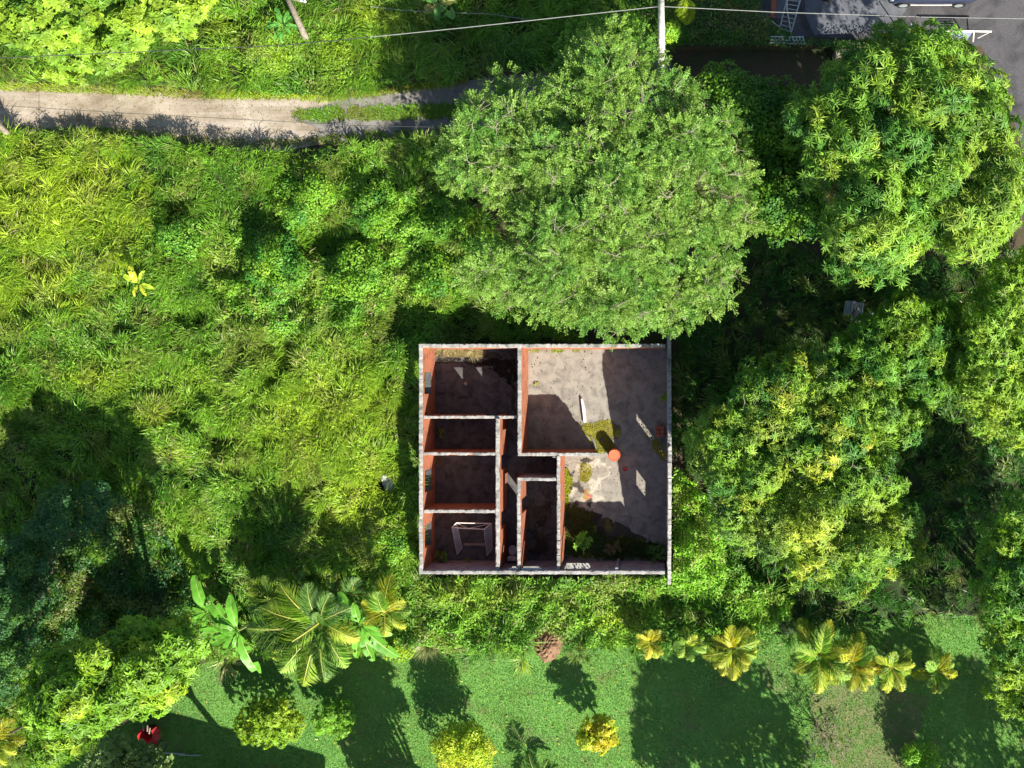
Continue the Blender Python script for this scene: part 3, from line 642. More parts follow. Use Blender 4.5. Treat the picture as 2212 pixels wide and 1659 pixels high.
GO = [(np.array([.42, .44, .03]), np.array([.44, .48, .05]), np.array([.55, .50, .06])), (np.array([.30, .44, .04]), np.array([.46, .50, .06]), np.array([.52, .50, .08])), (np.array([.50, .42, .03]), np.array([.44, .48, .06]), np.array([.58, .46, .06]))]
def fan(n, L, seed, lift=(5, 55)):
    r = random.Random(seed); return [(360*i/n+r.uniform(-14, 14), L*r.uniform(.75, 1.1), r.uniform(*lift)) for i in range(n)]
palm('coconut_palm', 'large green palm at the heart of the clump by the lawn', 695, 1342, 3.6,
     [(182,3.3,22),(196,3.0,18),(160,2.7,30),(128,2.6,35),(98,2.2,42),(62,2.0,45),(25,1.9,40),(-25,2.0,25),(-62,2.4,22),(-88,2.8,18),(-108,3.1,14),(-130,2.8,22),(-150,2.5,30),(215,2.8,12),(80,1.2,75)], GR+GO[1:2]+GR, 201, nl=46, lw=.055, trunk=.12, w=.34)
palm('young_palm', 'smaller palm with yellow tipped fronds at the upper left of the clump', 592, 1300, 3.0, [(95,1.6,45),(125,1.5,35),(60,1.5,40),(20,1.1,30),(160,1.3,30),(200,1.2,25),(255,1.2,20),(310,1.1,20)], GR, 202, nl=24, trunk=.07)
palm('yellow_tipped_palm', 'palm with a tall orange frond beside the right hand banana plant', 832, 1322, 2.8, [(75,2.0,30),(95,1.4,50),(120,1.3,40),(150,1.2,35),(30,1.2,30),(0,1.2,20),(-40,1.2,15),(200,1.1,30),(-90,1.1,20)], GO[:2]+GR[:1], 203, nl=26, trunk=.06)
palm('back_palm', 'dusky palm behind the clump beside dark thicket', 762, 1285, 2.4, fan(7, 1.3, 5), GR[2:], 204, nl=22)
palm('shaded_palm', 'slim palm standing left of the large green palm', 640, 1275, 2.2, fan(6, 1.2, 8), GR, 205, nl=20)
PL = [(1404,1384,1.6,.85,10,'smallest orange golden palm at the left end of the row',211),
      (1486,1392,1.6,.9,11,'golden palm with dull green fronds second in the row',212),
      (1584,1402,1.4,1.4,17,'tall golden palm standing third in the row',213),
      (1768,1412,1.6,1.75,19,'bushy golden palm fourth in the row with curling fronds',214),
      (1838,1432,1.4,1.5,16,'golden palm crowding against the bushy one in the row',215),
      (1925,1440,1.3,1.2,14,'golden palm near the right end of the row on dry lawn',216),
      (2020,1450,1.2,1.1,13,'last golden palm of the row towards the right edge',217)]
for (x, y, z, L, n, lab, sd) in PL:
    palm('golden_palm', lab, x, y, z, fan(n, L, sd, (0, 60)), [GO, GO[1:2]+GR[:2], GO+GR[1:2], GO[:2]+GR[:2], GO+GR[:1], GO[1:]+GR[1:2], GO[:1]+GR[:1]][sd-211], sd, 'golden palms in a row along the lawn', nl=26, lw=.055, stems=3, trunk=.03, w=.36)
palm('golden_palm', 'golden palm cut off by the left edge', -8, 1600, 3.0, fan(10, 1.5, 41, (0, 40)), GO[1:], 218, nl=26, lw=.045, trunk=.06)
palm('dark_palm', 'dark green palm peeping over the bottom edge of the lawn', 1165, 1680, .7, fan(10, 1.3, 44, (0, 45)), GR[2:], 219, nl=24)
palm('weeping_palm', 'hanging yellow green frond plant beside the white pole at the top', 1482, -10, 3.4, [(-90,1.3,-10),(-80,1.1,-5),(-105,1.1,0),(90,1.2,20),(0,1,10),(180,1,10)], [(LIME, LIME*1.1, LIME)], 220, nl=24)
def banana(name, label, vx, vy, z, leaves, seed, cols=None, catg='banana plant', wr=.27, stem=.09):
    rng = np.random.default_rng(seed); p = P(vx, vy, z); loc = (float(p[0]), float(p[1]), GZ)
    root = empty(name, loc, label=label, cat=catg)
    MB().tube([(0, 0, 0), (.02, 0, (z-GZ)*.5), (0, 0, z-GZ)], [stem*1.2, stem, stem*.6], 8).build('stem', plain('banana_stem', (.2, .26, .08)), root)
    for (az, L, lift) in leaves:
        k = 12; t = np.linspace(0, 1, k); e = math.radians(lift)
        X = L*t*math.cos(e)-0*t; Z = L*(t*math.sin(e)-.42*t**2); wd = L*wr*np.where(t < .16, .03, np.sin(np.pi*np.clip((t-.14)/.88, 0, 1))**.45)*rng.uniform(.88, 1.05, k)
        tw = rng.uniform(-.25, .25); rows = []
        for f, lift2 in ((-1, .32), (-.08, .03), (0, 0), (.08, .03), (1, .32)):
            jz = rng.normal(0, .012, k)
            rows.append(np.stack([X+abs(f)*rng.normal(0, .02, k), f*wd*.5, Z+lift2*wd*.5+f*tw*wd*.5+jz], -1))
        v = np.concatenate(rows); tr = []
        for r in range(4):
            for i in range(k-1):
                if r in (0, 3) and rng.random() < .08 and i > 2: continue
                a = r*k+i; tr += [(a, a+k, a+1), (a+1, a+k, a+k+1)]
        a = math.radians(az); x, y = v[:, 0].copy(), v[:, 1].copy()
        v = np.stack([x*math.cos(a)-y*math.sin(a), x*math.sin(a)+y*math.cos(a), v[:, 2]+(z-GZ)], -1)
        c0 = np.array([.12, .34, .03])*rng.uniform(.7, 1.2) if cols is None else cols[rng.integers(len(cols))]
        cc = np.tile(c0, (len(v), 1))*rng.uniform(.85, 1.15, (len(v), 1)); cc[2*k:3*k] = np.array([.42, .48, .14])
        npmesh('leaf', v, tr, M['leaf'], cc, root, smooth=True)
    return root
banana('banana_plant', 'banana plant whose tall leaf points up at the left end of the clump', 447, 1322, 2.7, [(108,1.9,25),(172,1.2,20),(10,1.0,50),(215,1.0,10),(260,.9,20),(60,.9,50)], 301)
banana('banana_plant', 'banana plant with paddle leaves between the left hand one and the large palm', 515, 1362, 2.9, [(132,2.2,22),(150,1.6,25),(186,2.1,8),(100,1.9,30),(205,1.6,10),(235,1.5,5),(-70,2.2,10),(-100,1.3,10),(160,1.4,45)], 302)
banana('banana_plant', 'banana plant with torn leaves right of the large green palm', 778, 1350, 2.9, [(122,1.9,25),(100,1.4,40),(205,1.8,10),(-48,2.2,0),(-75,1.8,8),(-20,1.5,15),(50,.8,50),(-100,1.6,10),(-60,1.2,20)], 303)
banana('taro_plant', 'broad leaved bronze plant in shade on the upper bank', 948, 8, 1.3, [(150,1.0,25),(60,1.0,25),(-40,1.0,20),(-150,.9,20),(-100,.7,10),(10,.9,30)], 304, [np.array([.2, .2, .05]), np.array([.1, .25, .05])], 'plant', .5, .05)
banana('yellow_leaved_plant', 'young yellow leaved plant in the wild field', 300, 612, 1.9, [(150,.9,40),(110,1.1,45),(60,.8,40),(-20,.8,25),(-60,.7,20),(-110,.7,25)], 305, [LIME*1.2, YEL*.9], 'plant', .28, .05)
banana('papaya_seedling', 'star shaped bright green plant on the upper bank beside the timber pole', 612, 55, 1.5, fan(9, .9, 3, (10, 35)), 306, [np.array([.1, .32, .05])], 'plant', .25, .05)
def tuft(name, label, vx, vy, n, L, col, seed, z=0.0, catg='plant', Wd=.035, group=None, lift=(.2, 1.2), rad=.08, az=None):
    rng = np.random.default_rng(seed); p = P(vx, vy, z+GZ); loc = (float(p[0]), float(p[1]), z+GZ)
    a = rng.uniform(0, 6.283, n) if az is None else np.radians(rng.normal(az[0], az[1], n))
    o = np.stack([np.cos(a), np.sin(a), 0*a], -1)
    b = o*rng.uniform(0, rad, (n, 1)); d = norm(o+np.array([0, 0, 1.])*rng.uniform(*lift, (n, 1))); g = norm(o+np.array([0, 0, -.7]))
    v, t = blade_arrays(b, d, rng.uniform(.6, 1.1, n)*L, np.full(n, Wd)*rng.uniform(.7, 1.2, n), g, rng)
    c = np.repeat(mix(col[0], col[1], rng.random(n)), 5, 0)
    me = npmesh(name, v, t, M['blade'], c); me.location = loc; return tag(me, label, catg, group)
tuft('grass_tuft', 'pale silvery tuft of ornamental grass at the edge of the lawn', 925, 1392, 420, 1.15, (PALE*1.3, STRAW), 401, Wd=.022, lift=(.3, 2.0))
tuft('spider_lily', 'pale strap leaved lily at the left end of the lawn', 492, 1425, 60, 1.2, (PALE*1.3, STRAW*1.1), 402, Wd=.06, rad=.2)
tuft('strap_leaved_plant', 'long leaved green plant flopping over left of the earth mound', 1132, 1385, 70, 1.5, (MID*1.3, PALE), 403, Wd=.05, rad=.15)
tuft('wilting_plant', 'wilting pale bladed plant below the earth mound', 1128, 1425, 40, .8, (LIME, PALE), 404, Wd=.07, rad=.1, az=(-100, 40))
tuft('yellow_tuft', 'small yellow tuft at the lawn edge right of the earth mound', 1318, 1382, 60, .5, (YEL, LIME), 405, Wd=.04, az=(100, 60))

# ------------------------------------------------------------------ the roofless house
hx, hy = (HXA+HXB)/2, (HYA+HYB)/2
house = empty('roofless_house', (hx, hy, 0), label='roofless concrete block house with terracotta inner walls among wild growth', cat='house')
def hp(o): o.location = (-hx, -hy, 0); return o
copings = {}
def worn_block(name, L, T, alongx, seed):
    r = random.Random(seed); k = 9; vs = []; fs = []
    for i in range(k):
        u = -L/2+L*i/(k-1); a = T/2+r.uniform(-.014, .010); b = T/2+r.uniform(-.014, .010); h = .045+r.uniform(-.02, .008)
        if r.random() < .12: a -= .03; h -= .01
        if r.random() < .12: b -= .03
        for (w, z) in ((-a, -.03), (-a, h-.012), (-a+.02, h), (b-.02, h+r.uniform(-.006, .006)), (b, h-.012), (b, -.03)):
            vs.append((u, w, z) if alongx else (-w, u, z))
    for i in range(k-1):
        for j in range(6): fs.append((i*6+j, (i+1)*6+j, (i+1)*6+(j+1)%6, i*6+(j+1)%6))
    fs.append(tuple(range(6))); fs.append(tuple(range(len(vs)-1, len(vs)-7, -1)))
    return MB().add(vs, fs).mesh(name, M['concrete_top'])
def coping(parent, x0, x1, y0, y1, z, name='coping_block'):
    alongx = (x1-x0) > (y1-y0); a0, a1 = (x0, x1) if alongx else (y0, y1)
    n = max(1, round((a1-a0)/.8)); st = (a1-a0)/n; th = (y1-y0) if alongx else (x1-x0)
    for i in range(n):
        key = (random.randrange(4), round(th, 2), round(st, 2), alongx)
        if key not in copings:
            me = worn_block(name, st-.006, th+.006, alongx, len(copings))
            copings[key] = me
        c = a0+st*(i+.5); o = bpy.data.objects.new(name, copings[key]); COL.objects.link(o); o.parent = parent
        if alongx: o.location = (c, (y0+y1)/2+random.uniform(-.006, .006), z+random.uniform(-.008, .006))
        else: o.location = ((x0+x1)/2+random.uniform(-.006, .006), c, z+random.uniform(-.008, .006))
        o.rotation_euler = (random.uniform(-.01, .01), random.uniform(-.01, .01), random.uniform(-.012, .012))
def wall(c0, c1, h, mat, openings=(), label=None, jit=0.0):
    """c0, c1: opposite corners of the wall top; openings: (from, to, sill, head) along the wall"""
    a = C(c0[0], c0[1], h); b = C(c1[0], c1[1], h)
    x0, x1 = sorted((a[0], b[0])); y0, y1 = sorted((a[1], b[1]))
    alongx = (x1-x0) > (y1-y0); ops = []
    for (p, q, s, e) in openings:
        u = [C(p, p, h)[0 if alongx else 1], C(q, q, h)[0 if alongx else 1]]; u.sort(); ops.append((u[0], u[1], s, e))
    ops.sort(); lo, hi = (x0, x1) if alongx else (y0, y1); m = MB(); top = h-.05+jit
    def bx(p, q, s, e):
        if q-p < .005 or e-s < .005: return
        if alongx: m.box(p, q, y0, y1, s, e)
        else: m.box(x0, x1, p, q, s, e)
    cur = lo; tops = []
    for (p, q, s, e) in ops:
        bx(cur, p, -.15, top); bx(p, q, -.15, s)
        if e < top: bx(p, q, e, top)
        else: tops.append((p, q, s))
        cur = q
    bx(cur, hi, -.15, top)
    w = m.build('wall', mat, house); hp(w)
    if label: w['label'] = label
    segs = [(lo, hi)]
    for (p, q, s) in tops: segs = [t for (u, v) in segs for t in ((u, p), (q, v)) if t[1]-t[0] > .05]
    for (u, v) in segs:
        if alongx: coping(w, u, v, y0, y1, top)
        else: coping(w, x0, x1, u, v, top)
    # sills in window openings
    for (p, q, s, e) in ops:
        if .5 < s < e:
            sm = MB()
            if alongx: sm.box(p+.004, q-.004, y0-.05, y1+.05, s, s+.05)
            else: sm.box(x0-.05, x1+.05, p+.004, q-.004, s, s+.05)
            sm.build('window_sill', M['concrete_top'] if alongx else M['slab_dark'], w)
    return w
HW = 2.8; HI = 2.6
wall((80, 88), (104, 1563), HW, M['paint'], [(268, 410, 1.15, 2.4), (905, 1050, 1.1, 2.3), (1262, 1410, 1.1, 2.3)])
wall((104, 88), (1640, 112), HW, M['paint'], jit=.004)
wall((104, 1540), (1655, 1563), HW, M['render'], [(660, 706, 1.9, 2.4), (735, 856, 1.9, 2.4), (1005, 1170, 1.0, 2.35)], label='bare grey block wall on the lawn side', jit=.006)
wall((712, 112), (736, 806), HW-.03, M['paint'], jit=.002)
wall((104, 548), (712, 566), 2.5, M['paint'], [(470, 560, -.15, 2.32), (616, 692, -.15, 2.32)])
wall((104, 783), (572, 801), HI, M['paint'])
wall((104, 1150), (569, 1170), HI, M['paint'], jit=.005)
wall((571, 566), (597, 1540), HI+.04, M['paint'], [(806, 905, -.15, 2.1), (1175, 1290, -.15, 2.1)])
wall((736, 785), (1195, 806), HI, M['paint'], jit=.003)
wall((963, 806), (985, 1540), HI+.02, M['paint'], [(1345, 1352, .6, 2.58)])
wall((731, 945), (963, 965), HI-.02, M['render'])
wall((708, 945), (730, 1540), HI, M['paint'], [(1092, 1187, -.15, 2.05)])
# gable wall
def gable():
    x0 = C(1672, 0, 2.8)[0]; x1 = C(1695, 0, 2.8)[0]
    yn = C(0, 30, 2.6)[1]; ys = C(0, 1630, 2.6)[1]; yr = C(0, 778, 0)[1]
    def ht(y): return 4.2-(abs(y-yr))*(1.42/(abs(C(0, 1475, 0)[1]-yr)))
    ops = sorted([(C(0, 1282, 0)[1], C(0, 1157, 0)[1], 1.37, 2.15), (C(0, 868, 0)[1], C(0, 800, 0)[1], -.15, 2.15)])
    m = MB()
    def slab(p, q, s):
        ys_ = [p]+([yr] if p < yr < q else [])+[q]
        for a, b in zip(ys_, ys_[1:]):
            ta, tb = ht(a)-.05, ht(b)-.05
            m.add([(x0,a,s),(x1,a,s),(x1,b,s),(x0,b,s),(x0,a,ta),(x1,a,ta),(x1,b,tb),(x0,b,tb)],
                  [(0,3,2,1),(4,5,6,7),(0,1,5,4),(1,2,6,5),(2,3,7,6),(3,0,4,7)])
    cur = ys
    for (p, q, s, e) in ops:
        slab(cur, p, -.15)
        if s > -.1: m.box(x0, x1, p, q, -.15, s)
        slab(p, q, e); cur = q
    slab(cur, yn, -.15)
    w = hp(m.build('gable_wall', M['render'], house)); w['label'] = 'tall peaked gable wall running past both ends of the house'
    n = 16; st = (yn-ys)/n; mes = []
    for k in range(4):
        mes.append(worn_block('coping_block', st-.012, x1-x0+.006, False, k+70))
    for i in range(n):
        y = ys+st*(i+.5); o = link('coping_block', mes[random.randrange(4)], w, ((x0+x1)/2+random.uniform(-.008, .008), y, ht(y)-.05))
        sl_ = (ht(y+.01)-ht(y-.01))/.02 if abs(y-yr) > st/2 else 0
        o.rotation_euler = (math.atan(sl_), 0, random.uniform(-.012, .012))
gable()
# slab floors: one per room group, lying on the ground
fx0, fx1 = HXA+.2, HXB-.2; fy0, fy1 = HYA+.2, HYB-.2
spine = C(735, 0, 0)[0]+.33; innr = C(985, 0, 0)[0]+.18; mid = C(0, 800, 0)[1]+.1
hp(MB().box(HXA+.1, HXB-.08, HYA+.1, HYB-.1, -.3, -.008).build('floor_slab', M['slab'], house))
MBf = MB()
for (ax, ay, bx_, by) in ((104, 112, 712, 1540), (712, 806, 963, 1540)):
    a = C(ax, ay, 2.8); b = C(bx_, by, 2.8)
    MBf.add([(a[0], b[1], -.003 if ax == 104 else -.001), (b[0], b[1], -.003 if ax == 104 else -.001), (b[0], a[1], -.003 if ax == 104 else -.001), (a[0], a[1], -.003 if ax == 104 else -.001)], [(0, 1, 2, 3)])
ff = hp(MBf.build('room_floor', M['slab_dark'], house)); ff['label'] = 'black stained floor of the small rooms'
# pilaster on the south wall, jamb posts, lintel ledges
a = C(1338, 1540, 2.7); hp(MB().box(a[0], a[0]+.13, a[1]+.003, a[1]+.14, 0, 2.72).build('pilaster', M['render'], house))
for (cx0, cx1, zz) in ((652, 704, 2.42), (733, 862, 2.42)):
    a = C(cx0, 1540, 2.6); b = C(cx1, 1540, 2.6)
    hp(MB().box(a[0], b[0], a[1]+.004, a[1]+.10, zz, zz+.06).build('ledge', M['white'], house))
for (cx, cy, w2, d2, h2) in ((1650, 100, .14, .14, 2.6), (952, 812, .22, .07, 2.5)):
    a = C(cx, cy, h2)
    hp(MB().box(a[0]-w2/2, a[0]+w2/2, a[1]-d2/2, a[1]+d2/2, .002, h2).build('jamb', M['concrete_top'], house))
# broken end of the living room wall
brk = MB(); z = .0
for i in range(9):
    z1_ = z+.28; wd = .05+.035*i
    a = C(1197, 795, z+.1); brk.box(a[0], a[0]+.22+.05*math.sin(i*2.1)-.012*i, a[1]-.07, a[1]+.07, z, z1_-.006); z = z1_
w_ = hp(brk.build('broken_wall_end', M['concrete_top'], house))
# window grille bars in the west windows
def grille(c0, c1, s, e):
    xa = C(90, 0, 2.0)[0]; ya = C(0, c0, 2.8)[1]; yb = C(0, c1, 2.8)[1]; m = MB()
    for i in range(1, 8):
        y = ya+(yb-ya)*i/8; m.tube([(xa, y, s+.05), (xa, y, e)], .009, 5)
    hp(m.build('window_grille', M['rust'], house))
for g in ((905, 1050, 1.1, 2.3), (1262, 1410, 1.1, 2.3)): grille(*g)

# ------------------------------------------------------------------ moss, litter and rubble on the slab
DUST = np.array([.36, .33, .27]); DIRT = np.array([.05, .045, .035]); BRK = np.array([.34, .13, .08]); MOSSC = np.array([.24, .24, .04])
def patch(name, label, cpoly, n, seed, L, pal, z=0.0, Wd=(.02, .04)):
    poly = [(877.8+x*.3374, 713.2+y*.3374) for x, y in cpoly]
    short_grass(name, label, poly, n, seed, L, pal, z, Wd, .56)
MOSS = (np.array([.26, .25, .03]), np.array([.42, .38, .05]))
patch('moss', 'yellow moss and grass spreading over the slab round the barrel', [(1100,590),(1180,600),(1300,560),(1345,600),(1340,760),(1290,800),(1230,790),(1200,760),(1180,700),(1130,650)], 5200, 51, (.03, .09), MOSS)
patch('moss_strip', 'mossy strip in the slanting light by the gable wall', [(1520,660),(1580,680),(1640,720),(1666,780),(1662,860),(1600,790)], 1500, 52, (.03, .08), MOSS)
patch('wall_foot_weeds', 'yellow weeds along the foot of the inner east wall', [(1010,880),(1045,900),(1060,960),(1050,1080),(1020,1150),(1015,1260),(1040,1300),(1010,1340)], 3000, 53, (.06, .18), (np.array([.2, .26, .03]), YEL*.9))
patch('dry_grass', 'dry straw grass lying along the north wall of the corner room', [(178,118),(500,118),(505,160),(420,168),(190,166)], 2600, 54, (.08, .22), (STRAW*.7, STRAW))
patch('north_weeds', 'thin weeds along the north wall of the main room', [(790,118),(1000,118),(1280,120),(1250,135),(1000,140),(900,150),(790,140)], 1300, 55, (.04, .12), (LIME*.8, STRAW))
patch('rubble_weeds', 'yellow weeds among the rubble in front of the broken room', [(1110,850),(1190,860),(1190,930),(1150,980),(1110,960)], 1300, 56, (.04, .12), MOSS)
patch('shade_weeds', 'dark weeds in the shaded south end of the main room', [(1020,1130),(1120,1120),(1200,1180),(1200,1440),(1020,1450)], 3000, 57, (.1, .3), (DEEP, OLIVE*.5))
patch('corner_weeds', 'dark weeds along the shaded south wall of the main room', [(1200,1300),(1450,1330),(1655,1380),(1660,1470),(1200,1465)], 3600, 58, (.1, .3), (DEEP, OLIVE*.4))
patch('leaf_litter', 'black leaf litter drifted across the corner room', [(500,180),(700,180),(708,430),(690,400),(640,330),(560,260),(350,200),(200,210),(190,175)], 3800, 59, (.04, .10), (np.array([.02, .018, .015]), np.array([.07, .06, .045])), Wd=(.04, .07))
short_grass('floor_litter', 'dry leaves and crumbs blown over the slab of the main room', [(877.8+x*.3374, 713.2+y*.3374) for x, y in ((785,120),(1660,120),(1660,1460),(1000,1460),(1000,810),(1190,800),(1190,770),(785,770))], 420, 91, (.02, .10), (DIRT*1.5, STRAW*.5), .004, (.03, .07))
short_grass('fallen_leaves', 'fallen yellow and brown leaves strewn over the lawn', [(430,1450),(860,1430),(1330,1430),(1700,1360),(2230,1340),(2230,1690),(200,1690)], 900, 92, (.08, .17), (STRAW*.7, YEL), GZ+.03, (.05, .09))
def rubble(name, label, cpoly, n, seed, size, mat, kind='stuff'):
    rng = np.random.default_rng(seed); poly = [(877.8+x*.3374, 713.2+y*.3374) for x, y in cpoly]
    x, y = samp(poly, n, rng); vs = []; ts = []
    cube = np.array([[-1,-1,-.6],[1,-1,-.6],[1,1,-.6],[-1,1,-.6],[-.8,-.8,.6],[.8,-.8,.6],[.8,.8,.6],[-.8,.8,.6]])
    T = np.array([[0,2,1],[0,3,2],[4,5,6],[4,6,7],[0,1,5],[0,5,4],[1,2,6],[1,6,5],[2,3,7],[2,7,6],[3,0,4],[3,4,7]])
    for i in range(n):
        s = rng.uniform(*size)*rng.uniform(.6, 1.3, 3); a = rng.uniform(0, 6.28); v = (cube+rng.normal(0, .18, (8, 3)))*s
        v = np.stack([v[:, 0]*math.cos(a)-v[:, 1]*math.sin(a), v[:, 0]*math.sin(a)+v[:, 1]*math.cos(a), v[:, 2]+s[2]*.5], -1)+P(x[i], y[i], 0)
        vs.append(v); ts.append(T+8*i)
    tag(npmesh(name, np.concatenate(vs), np.concatenate(ts), mat), label=label, kind=kind)
def debris(name, label, cpoly, seed, amp, thr, cols, st=.035, edge=14.):
    """knee low crust of dust, soil and broken screed lying on the slab, as one relief"""
    poly = [(877.8+x*.3374, 713.2+y*.3374) for x, y in cpoly]; P0 = [P(x, y, 0) for x, y in poly]
    xs = np.arange(min(p[0] for p in P0), max(p[0] for p in P0), st); ys = np.arange(min(p[1] for p in P0), max(p[1] for p in P0), st)
    X, Y = np.meshgrid(xs, ys); x = X.ravel(); y = Y.ravel(); gx, gy = gv(x, y); rng = np.random.default_rng(seed)
    ins = inpoly(gx, gy, poly); ed = np.clip(edgedist(gx, gy, poly)/edge, 0, 1)
    n = fbm(x*1.3, y*1.3, seed, 5); nf = fbm(x*7, y*7, seed+1, 3)
    z = amp*np.clip(n*.7+nf*.45-thr-(1-ed)*.35, -.2, 1)*2.2+rng.normal(0, amp*.05, len(x)); z = np.where(ins, z, -.05)
    q = fbm(x*2.1, y*2.1, seed+9, 4); c = mix(cols[0], cols[1], np.clip((q-.42)*6, 0, 1)); q2 = fbm(x*3.3+9, y*3.3, seed+19, 3)
    c = mix(c, cols[2], np.clip((q2-.55)*8, 0, 1))*rng.uniform(.8, 1.2, (len(x), 1))
    nx = len(xs); ny = len(ys); i = (np.arange(ny-1)[:, None]*nx+np.arange(nx-1)[None]).ravel()
    t = np.concatenate([np.stack([i, i+1, i+nx], -1), np.stack([i+1, i+nx+1, i+nx], -1)]); t = t[(z[t] > -.004).any(1)]
    tag(npmesh(name, np.stack([x, y, z], -1), t, M['leaf_dull'], c), label=label, kind='stuff')
debris('rubble', 'pale broken screed and dust over the sunny floor beside the inner room', [(988,808),(1200,806),(1330,850),(1320,930),(1250,960),(1260,1020),(1300,1080),(1200,1150),(1040,1160),(990,1100)], 61, .035, .52, (DUST, DUST*.6, DIRT))
debris('brick_rubble', 'crushed red brick lying among weeds on the sunny floor', [(1120,900),(1185,930),(1190,1060),(1160,1125),(1115,1110),(1110,1000)], 63, .045, .42, (BRK, BRK*.7, MOSSC))
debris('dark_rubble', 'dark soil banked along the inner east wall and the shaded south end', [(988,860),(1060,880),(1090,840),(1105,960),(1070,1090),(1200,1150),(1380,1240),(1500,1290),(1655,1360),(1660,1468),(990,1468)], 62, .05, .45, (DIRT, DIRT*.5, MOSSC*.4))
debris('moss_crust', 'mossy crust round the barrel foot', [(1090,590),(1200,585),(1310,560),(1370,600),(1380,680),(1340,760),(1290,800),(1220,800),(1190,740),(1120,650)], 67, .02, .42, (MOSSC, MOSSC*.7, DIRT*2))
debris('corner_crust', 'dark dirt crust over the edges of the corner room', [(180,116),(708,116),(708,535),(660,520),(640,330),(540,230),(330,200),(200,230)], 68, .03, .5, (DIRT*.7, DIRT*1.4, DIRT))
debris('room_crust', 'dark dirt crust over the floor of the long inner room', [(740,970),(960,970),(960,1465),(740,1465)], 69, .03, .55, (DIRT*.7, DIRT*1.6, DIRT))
rubble('gable_rubble', 'low bank of rubble against the gable wall', [(1480,590),(1540,620),(1662,700),(1664,780),(1560,680)], 130, 65, (.01, .035), M['slab'])
rubble('pale_stones', 'small heap of pale stones in the grass left of the west wall', [(-150,930),(-90,950),(-85,1000),(-100,1030),(-140,1000)], 220, 66, (.04, .11), M['white'])

# ------------------------------------------------------------------ things in and round the ruin
def at(p): return (float(p[0]), float(p[1]), float(p[2]))
br = empty('plastic_barrel', at(C(1334, 792, 0)), label='orange plastic barrel with a salmon lid standing on mossy concrete', cat='barrel')
MB().lathe([(.0, 0), (.235, 0), (.265, .05), (.275, .28), (.285, .3), (.275, .32), (.275, .58), (.285, .6), (.275, .62), (.272, .82), (.28, .85), (.262, .85), (.258, .8)], 32).build('body', M['orange'], br, smooth=True)
MB().lathe([(.245, .80), (.25, .875), (.235, .885), (.22, .872), (0, .868)], 32).build('lid', plain('salmon_lid', (.62, .14, .065), .5, 0, .06), br)
rb = empty('red_bowl', at(C(1400, 889, 0)), label='small crushed red bowl on the floor below the barrel', cat='bowl')
MB().lathe([(0, .0), (.07, .0), (.12, .06), (.125, .06), (.075, .012), (0, .012)], 16, sy=.7).build('shell', M['red'], rb)
MB().tube([(-.12, 0, .062), (0, .05, .1), (.12, 0, .062)], .006, 5).build('handle', M['rust'], rb)
ps = empty('fallen_post', at(C(1135, 520, 0)), label='white concrete post lying broken on the sunny floor', cat='post')
q0 = C(1122, 440, .12)-C(1135, 520, 0); q1 = C(1142, 590, .1)-C(1135, 520, 0)
MB().tube([q0, (q0+q1)/2+np.array([.02, 0, .02]), q1], [.055, .085, .08], 6).build('shaft', M['white'], ps)
MB().tube([q0+np.array([.02, .12, .0]), q0+np.array([0, 0, .02])], [.012, .012], 5).build('reinforcing_bar', M['rust'], ps)
wp = empty('pale_board', at(C(1205, 740, 0)), label='pale curved board leaning at the broken end of the living room wall', cat='board')
MB().tube([C(1180, 680, .05)-C(1205, 740, 0), C(1203, 720, .12)-C(1205, 740, 0), C(1213, 760, .2)-C(1205, 740, 0)], [.03, .05, .03], 4).build('panel', M['galv'], wp)
cp = tag(MB().lathe([(0, 0), (.08, 0), (.1, .1), (.08, .18), (.03, .2), (0, .19)], 14).build('clay_pot', M['wood'], loc=at(C(383, 345, 0)), smooth=True), 'little brown pot on the dark floor of the corner room', 'pot')
# bricks stacked by the gable wall
bs = empty('brick_stack', at(C(1625, 650, 0)), label='short stack of red hollow bricks against the gable wall', cat='bricks')
for i in range(3):
    for j in range(2):
        for k in range(2):
            o = MB().box(-.1, .1, -.075, .075, 0, .1).build('brick', M['brick'], bs, bevel=.006)
            o.location = (-.12+j*.215, -.16+i*.17, k*.104); o.rotation_euler = (0, 0, .12*math.sin(i*3+j+k)-.1)
# white slatted cot frame in the south west room
ct = empty('cot_frame', at(C(420, 1340, 0)), label='white metal cot frame with slatted sides standing in the south west room', cat='cot frame')
co = C(420, 1340, 0)
def cw(x, y, z): return Vector(C(x, y, z)-co)
fr = MB()
A_, B_, C_, D_ = cw(292, 1265, .95), cw(497, 1275, .95), cw(545, 1238, .95), cw(320, 1233, .95)
for p, q in ((A_, B_), (B_, C_), (C_, D_), (D_, A_)): fr.tube([p, q], .026, 6)
for p, q in ((D_, (A_+B_)/2), ((A_+B_)/2, C_)): fr.tube([p, q], .01, 5)
fr.build('top_frame', M['white_metal'], ct)
for (p, q, r, s) in ((A_, D_, cw(357, 1392, .12), cw(325, 1437, .12)), (B_, C_, cw(550, 1400, .12), cw(517, 1442, .12))):
    m = MB(); m.tube([p, s], .018, 6); m.tube([q, r], .018, 6); m.tube([s, r], .018, 6); m.build('side_rail', M['white_metal'], ct)
    for i in range(1, 7):
        t = i/7; MB().tube([p.lerp(q, t), s.lerp(r, t)], .012, 5).build('slat', M['white_metal'], ct)
a = cw(365, 1372, .1); b = cw(505, 1376, .1)
MB().box(a.x, b.x, a.y-.06, a.y+.06, .08, .12).build('board', M['wood'], ct)
